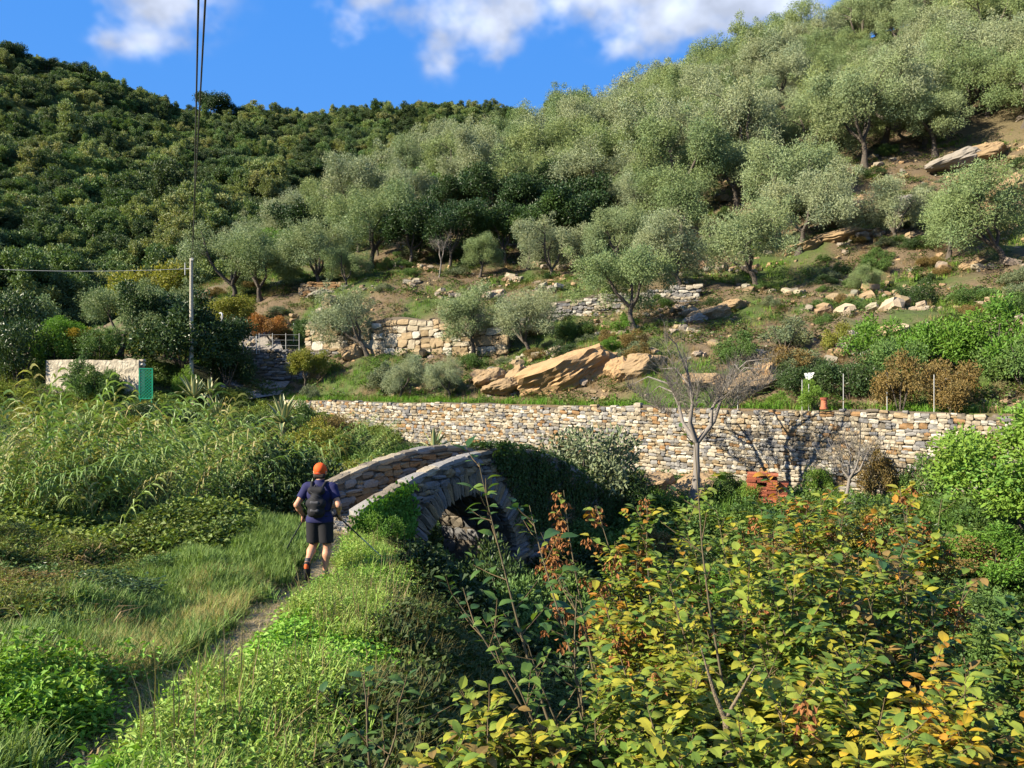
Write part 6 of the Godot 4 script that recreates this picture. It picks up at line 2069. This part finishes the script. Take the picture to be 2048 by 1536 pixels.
func seed_cluster(seed_: int) -> ArrayMesh:
	var q := RandomNumberGenerator.new()
	q.seed = seed_
	var g := Geo.new()
	for i in 20:
		var p := Vector3(q.randf_range(-1, 1), q.randf_range(-1.5, 0.3), q.randf_range(-1, 1)) * 0.03
		var d := (p * 12.0 + Vector3(0, -0.8, 0) + Vector3(q.randf_range(-1, 1), 0, q.randf_range(-1, 1))).normalized()
		var s := d.cross(Vector3(q.randf_range(-1, 1), q.randf_range(-1, 1), q.randf_range(-1, 1))).normalized()
		var k := q.randf_range(0.6, 1.4)
		g.leaf(p, d, s, d.cross(s), q.randf_range(0.02, 0.034), q.randf_range(0.012, 0.02), Color(k, k * q.randf_range(0.8, 1.15), k * 0.9))
	return g.mesh()

# one shrub. tips: where its shoots end. leafy: leaves per twig. tones: indices into TONES. seeds: share of twigs with dry seed clusters
func shrub(label: String, root: Vector3, tips: Array, leaf: float, twigs: int, leafy: int, tones: Array, seeds := 0.0, bare := 0.3, limit := 240) -> void:
	root.y = near_y(root.x, root.z) - 0.05
	var o := thing("autumn_shrub", label, "shrub", root)
	var wood := Geo.new()
	var list := []
	var cl := []
	for tip in tips:
		var e: Vector3 = tip - root
		var b := Vector3(rf(-0.12, 0.12), 0, rf(-0.12, 0.12))
		var side := Vector3(rf(-1, 1), 0, rf(-1, 1)) * e.length() * 0.07
		var pts := []
		var rad := []
		for i in 9:
			var t := i / 8.0
			pts.append(b.lerp(e, t) + side * sin(t * PI) + Vector3(0, e.length() * 0.05 * sin(t * PI), 0) + Vector3(sin(t * 9.0 + e.x * 7.0), 0, cos(t * 8.0 + e.z * 5.0)) * 0.012)
			rad.append(lerpf(0.011, 0.0018, t))
		wood.tube(pts, rad, 6, Color.WHITE, false)
		for w in twigs:
			var t := bare + (1.0 - bare) * (w + rng.randf()) / twigs
			var f := t * 8.0
			var k := mini(int(f), 7)
			var p: Vector3 = pts[k].lerp(pts[k + 1], f - k)
			var ax: Vector3 = (pts[k + 1] - pts[k]).normalized()
			var a := rng.randf() * TAU
			var out := (Vector3(cos(a), 0, sin(a)) + ax * (rf(0.25, 0.8) + 0.9 * t * t) + Vector3(0, rf(-0.35, 0.15), 0)).normalized()
			var l := rf(0.22, 0.52) * (1.25 - 0.85 * t)
			var q1 := p + out * l * 0.5 + Vector3(0, -0.02, 0)
			var q2 := p + out * l + Vector3(0, -0.13 * l, 0)
			wood.tube([p, q1, q2], [0.0035, 0.0025, 0.0012], 4, Color(0.9, 0.8, 0.7), false)
			var sd := out.cross(Vector3.UP).normalized()
			var tone_k: int = tones[rng.randi() % tones.size()]
			for i in leafy:
				var u := (i + 0.6) / leafy
				var c: Vector3 = p.lerp(q1, u * 2.0) if u < 0.5 else q1.lerp(q2, u * 2.0 - 1.0)
				var sg := 1.0 if i % 2 == 0 else -1.0
				var d := (out * rf(0.3, 0.9) + sd * sg + Vector3(0, rf(-0.7, 0.3), 0)).normalized()
				var up := (Vector3.UP + Vector3(rf(-1, 1), rf(-0.2, 0.6), rf(-1, 1)) * 0.55)
				up = (up - d * up.dot(d)).normalized()
				var s := leaf * rf(0.55, 1.15) * (0.75 + 0.4 * u)
				var tone: int = tone_k if rng.randf() < 0.6 else tones[rng.randi() % tones.size()]
				list.append([Transform3D(Basis(d * s, up * s, d.cross(up) * s), c + d * s * 0.16), tone, s / maxf(0.5, (root + c - EYE).length())])
			if rng.randf() < seeds:
				cl.append(Transform3D(Basis(Vector3.UP, rng.randf() * TAU).scaled(Vector3.ONE * rf(0.8, 1.7)), q1 + Vector3(0, -0.02, 0)))
				cl.append(Transform3D(Basis(Vector3.UP, rng.randf() * TAU).scaled(Vector3.ONE * rf(0.8, 1.5)), q2 + Vector3(0, -0.02, 0)))
	part("stems", wood.mesh(), mats["shrub_stem"], o)
	list.sort_custom(func(a, b): return a[2] > b[2])
	var xf := []
	var cols := []
	for i in list.size():
		if i < limit:
			var m := part("leaf", big_leaves[rng.randi() % 4], leaf_tones[list[i][1]], o)
			m.transform = list[i][0]
		else:
			xf.append(list[i][0])
			var t: Array = TONES[list[i][1]]
			cols.append(shade(Color(t[0], t[1], t[2]), 0.15))
	if xf.size() > 0: many("small_leaves", big_leaves[1], mats["shrub_leaf_any"], xf, cols, o)
	for i in cl.size():
		if i >= 90: break
		var m := part("seed_cluster", seeds_mesh[i % 3], mats["seed"], o)
		m.transform = cl[i]
var seeds_mesh: Array = []

func fan(px: float, top: float, d: float, wide: float, tall: float, n: int) -> Array:
	var r := []
	for i in n:
		var p := at(px, top, d)
		r.append(p + Vector3(rf(-1, 1) * wide, -pow(rng.randf(), 1.3) * tall, rf(-0.8, 0.6) * wide))
	return r
func shrubs() -> void:
	make_leaves()
	mat("shrub_stem", Color(0.11, 0.088, 0.05), 0.85)
	var bp := mat("bark_pale", Color(0.17, 0.135, 0.09), 0.95)
	bp.normal_enabled = true
	bp.normal_texture = noise_tex(0.07, 256, true, 12.0)
	bp.albedo_texture = ramp_tex(0.05, [[0.0, 0.4, 0.4, 0.38], [0.5, 0.9, 0.88, 0.84], [1.0, 1.1, 1.05, 1.0]], 256, 5)
	bp.uv1_triplanar = true
	bp.uv1_scale = Vector3(9, 2.5, 9)
	mat("seed", Color(0.26, 0.115, 0.04), 0.8, Color(0.4, 0.25, 0.1))
	for k in 3: seeds_mesh.append(seed_cluster(40 + k))
	var root := func(px, d, back): return Vector3((px - 1024.0) / FPX * d, 0, -d + back)
	for e in [
		[1290, 950, 6.2, 0.61, 1.17, 12, 0.080, [0, 1, 2, 1, 6, 2], 0.32, "shrub with clusters of rust-brown seeds at the left of the thicket, beside the dark bush"],
		[1420, 977, 5.6, 0.50, 1.08, 11, 0.077, [0, 1, 2, 2, 3], 0.15, "yellow-green shrub below the bare pollarded tree"],
		[1560, 997, 5.8, 0.55, 1.08, 11, 0.080, [0, 1, 2, 1, 7], 0.19, "yellow-green shrub with brown seeds just below the brick stack"],
		[1700, 977, 6.0, 0.55, 1.08, 11, 0.080, [1, 2, 3, 0, 6], 0.21, "rust and green shrub right of the brick stack"],
		[1800, 992, 5.6, 0.44, 1.08, 10, 0.080, [0, 1, 2, 3, 6], 0.13, "golden-topped shrub below the rust creeper on the wall"],
		[1330, 1160, 4.7, 0.46, 0.99, 11, 0.077, [0, 1, 2, 0, 1], 0.10, "yellow shrub at the left flank of the thicket, over the dark ravine"],
		[1500, 1127, 4.5, 0.46, 0.99, 12, 0.077, [1, 2, 3, 1, 0], 0.03, "green-yellow shrub in the middle of the thicket"],
		[1680, 1117, 4.8, 0.50, 0.99, 12, 0.080, [1, 2, 3, 2, 0], 0.03, "mostly green shrub in the middle right of the thicket"],
		[1840, 1127, 4.5, 0.42, 0.99, 10, 0.077, [3, 4, 2, 7, 1], 0.02, "dark green shrub at the right of the thicket"],
		[1400, 1320, 3.7, 0.37, 0.81, 11, 0.069, [0, 1, 1, 2, 0], 0.04, "yellow-leaved shrub low in the thicket by the forked stem"],
		[1600, 1340, 3.6, 0.37, 0.81, 12, 0.069, [0, 1, 2, 1], 0.01, "green and yellow shrub low in the middle of the thicket"],
		[1800, 1330, 3.7, 0.37, 0.81, 12, 0.069, [1, 2, 3, 0], 0.01, "shrub with small green leaves low at the right"],
		[1980, 1330, 3.5, 0.31, 0.81, 11, 0.071, [5, 0, 5, 1, 6], 0.01, "orange-yellow shrub in the lower right corner"],
		[1720, 1440, 3.1, 0.37, 0.63, 11, 0.065, [5, 0, 1, 0, 2], 0.01, "golden shrub at the bottom edge right of the middle"],
		[1480, 1450, 3.1, 0.33, 0.63, 10, 0.065, [0, 1, 2, 1], 0.01, "pale yellow-green shrub at the bottom edge by the forked stem"],
		[1250, 1400, 3.5, 0.28, 0.72, 9, 0.069, [1, 2, 0, 3], 0.02, "lime-leaved shrub at the bottom beside the dark ravine"],
		[980, 1450, 3.4, 0.24, 0.54, 8, 0.069, [1, 2, 0, 7], 0.02, "low sparse shrub with yellow-edged leaves at the bottom middle"],
		[2040, 1180, 4.6, 0.28, 1.08, 9, 0.071, [3, 2, 4, 1], 0.02, "thin green shrub at the right edge of the thicket"]]:
		shrub(e[9], root.call(e[0] + 20.0, e[2], rf(-0.15, 0.25)), fan(e[0], e[1], e[2], e[3], e[4], e[5]), e[6], 32, 11, e[7], e[8], 0.22)
	# single long shoots
	var far_tips := [at(962, 925, 3.9), at(1060, 1010, 4.0)]
	shrub("long shoot with large round green leaves reaching left across the bridge", root.call(1230, 4.0, 0.2), far_tips, 0.085, 9, 5, [4, 3, 3, 2], 0.0, 0.55)
	shrub("sparse green shoots leaning left over the shaded bank below the arch", root.call(1260, 3.9, 0.2), [at(905, 1190, 3.8), at(985, 1240, 3.6), at(1150, 1190, 3.7), at(1060, 1290, 3.5)], 0.07, 11, 6, [3, 4, 2, 3], 0.0, 0.35)
	shrub("tall thin leader stem with few leaves rising in front of the bare tree", root.call(1470, 4.1, 0.2), [at(1384, 885, 4.1)], 0.06, 10, 3, [3, 2, 1], 0.0, 0.2)
	shrub("red-brown seed sprig hanging left of the thicket over the dark ravine", root.call(1290, 5.2, 0.2), [at(1085, 1065, 5.0), at(1130, 980, 5.2), at(1190, 1010, 5.2)], 0.07, 8, 5, [0, 1, 2, 6], 0.8, 0.55)
	shrub("broad-leaved green seedling on the near edge of the path bank", root.call(735, 3.6, 0.0), [at(720, 1345, 3.6), at(800, 1400, 3.5)], 0.075, 7, 5, [4, 3, 3], 0.0, 0.3)
	# forked pale stem at the bottom
	var g := Geo.new()
	var r: Vector3 = root.call(1490, 3.3, 0.1)
	r.y = near_y(r.x, r.z) - 0.1
	var tr := thing("forked_stem", "pale forked trunk at the bottom of the thicket", "tree", r)
	var f: Vector3 = at(1450, 1430, 3.3) - r
	g.tube([Vector3.ZERO, f * 0.5 + Vector3(0.015, 0, 0), f], [0.022, 0.017, 0.014], 9, Color.WHITE, false)
	g.tube([f - Vector3(0, 0.02, 0), at(1428, 1385, 3.3) - r, at(1400, 1290, 3.35) - r], [0.012, 0.008, 0.002], 8, Color.WHITE, false)
	g.tube([f - Vector3(0, 0.02, 0), at(1472, 1400, 3.3) - r, at(1510, 1330, 3.32) - r], [0.010, 0.007, 0.002], 8, Color.WHITE, false)
	part("trunk", g.mesh(), mats["bark_pale"], tr)

func _ready() -> void:
	rng.seed = 2024
	view_and_light()
	ground()
	make_stones()
	walls()
	bridge()
	trees()
	rng.seed = 31
	scrub()
	rocks()
	rng.seed = 52
	cover()
	rng.seed = 63
	reeds()
	agaves()
	built_things()
	hiker()
	rng.seed = 77
	shrubs()
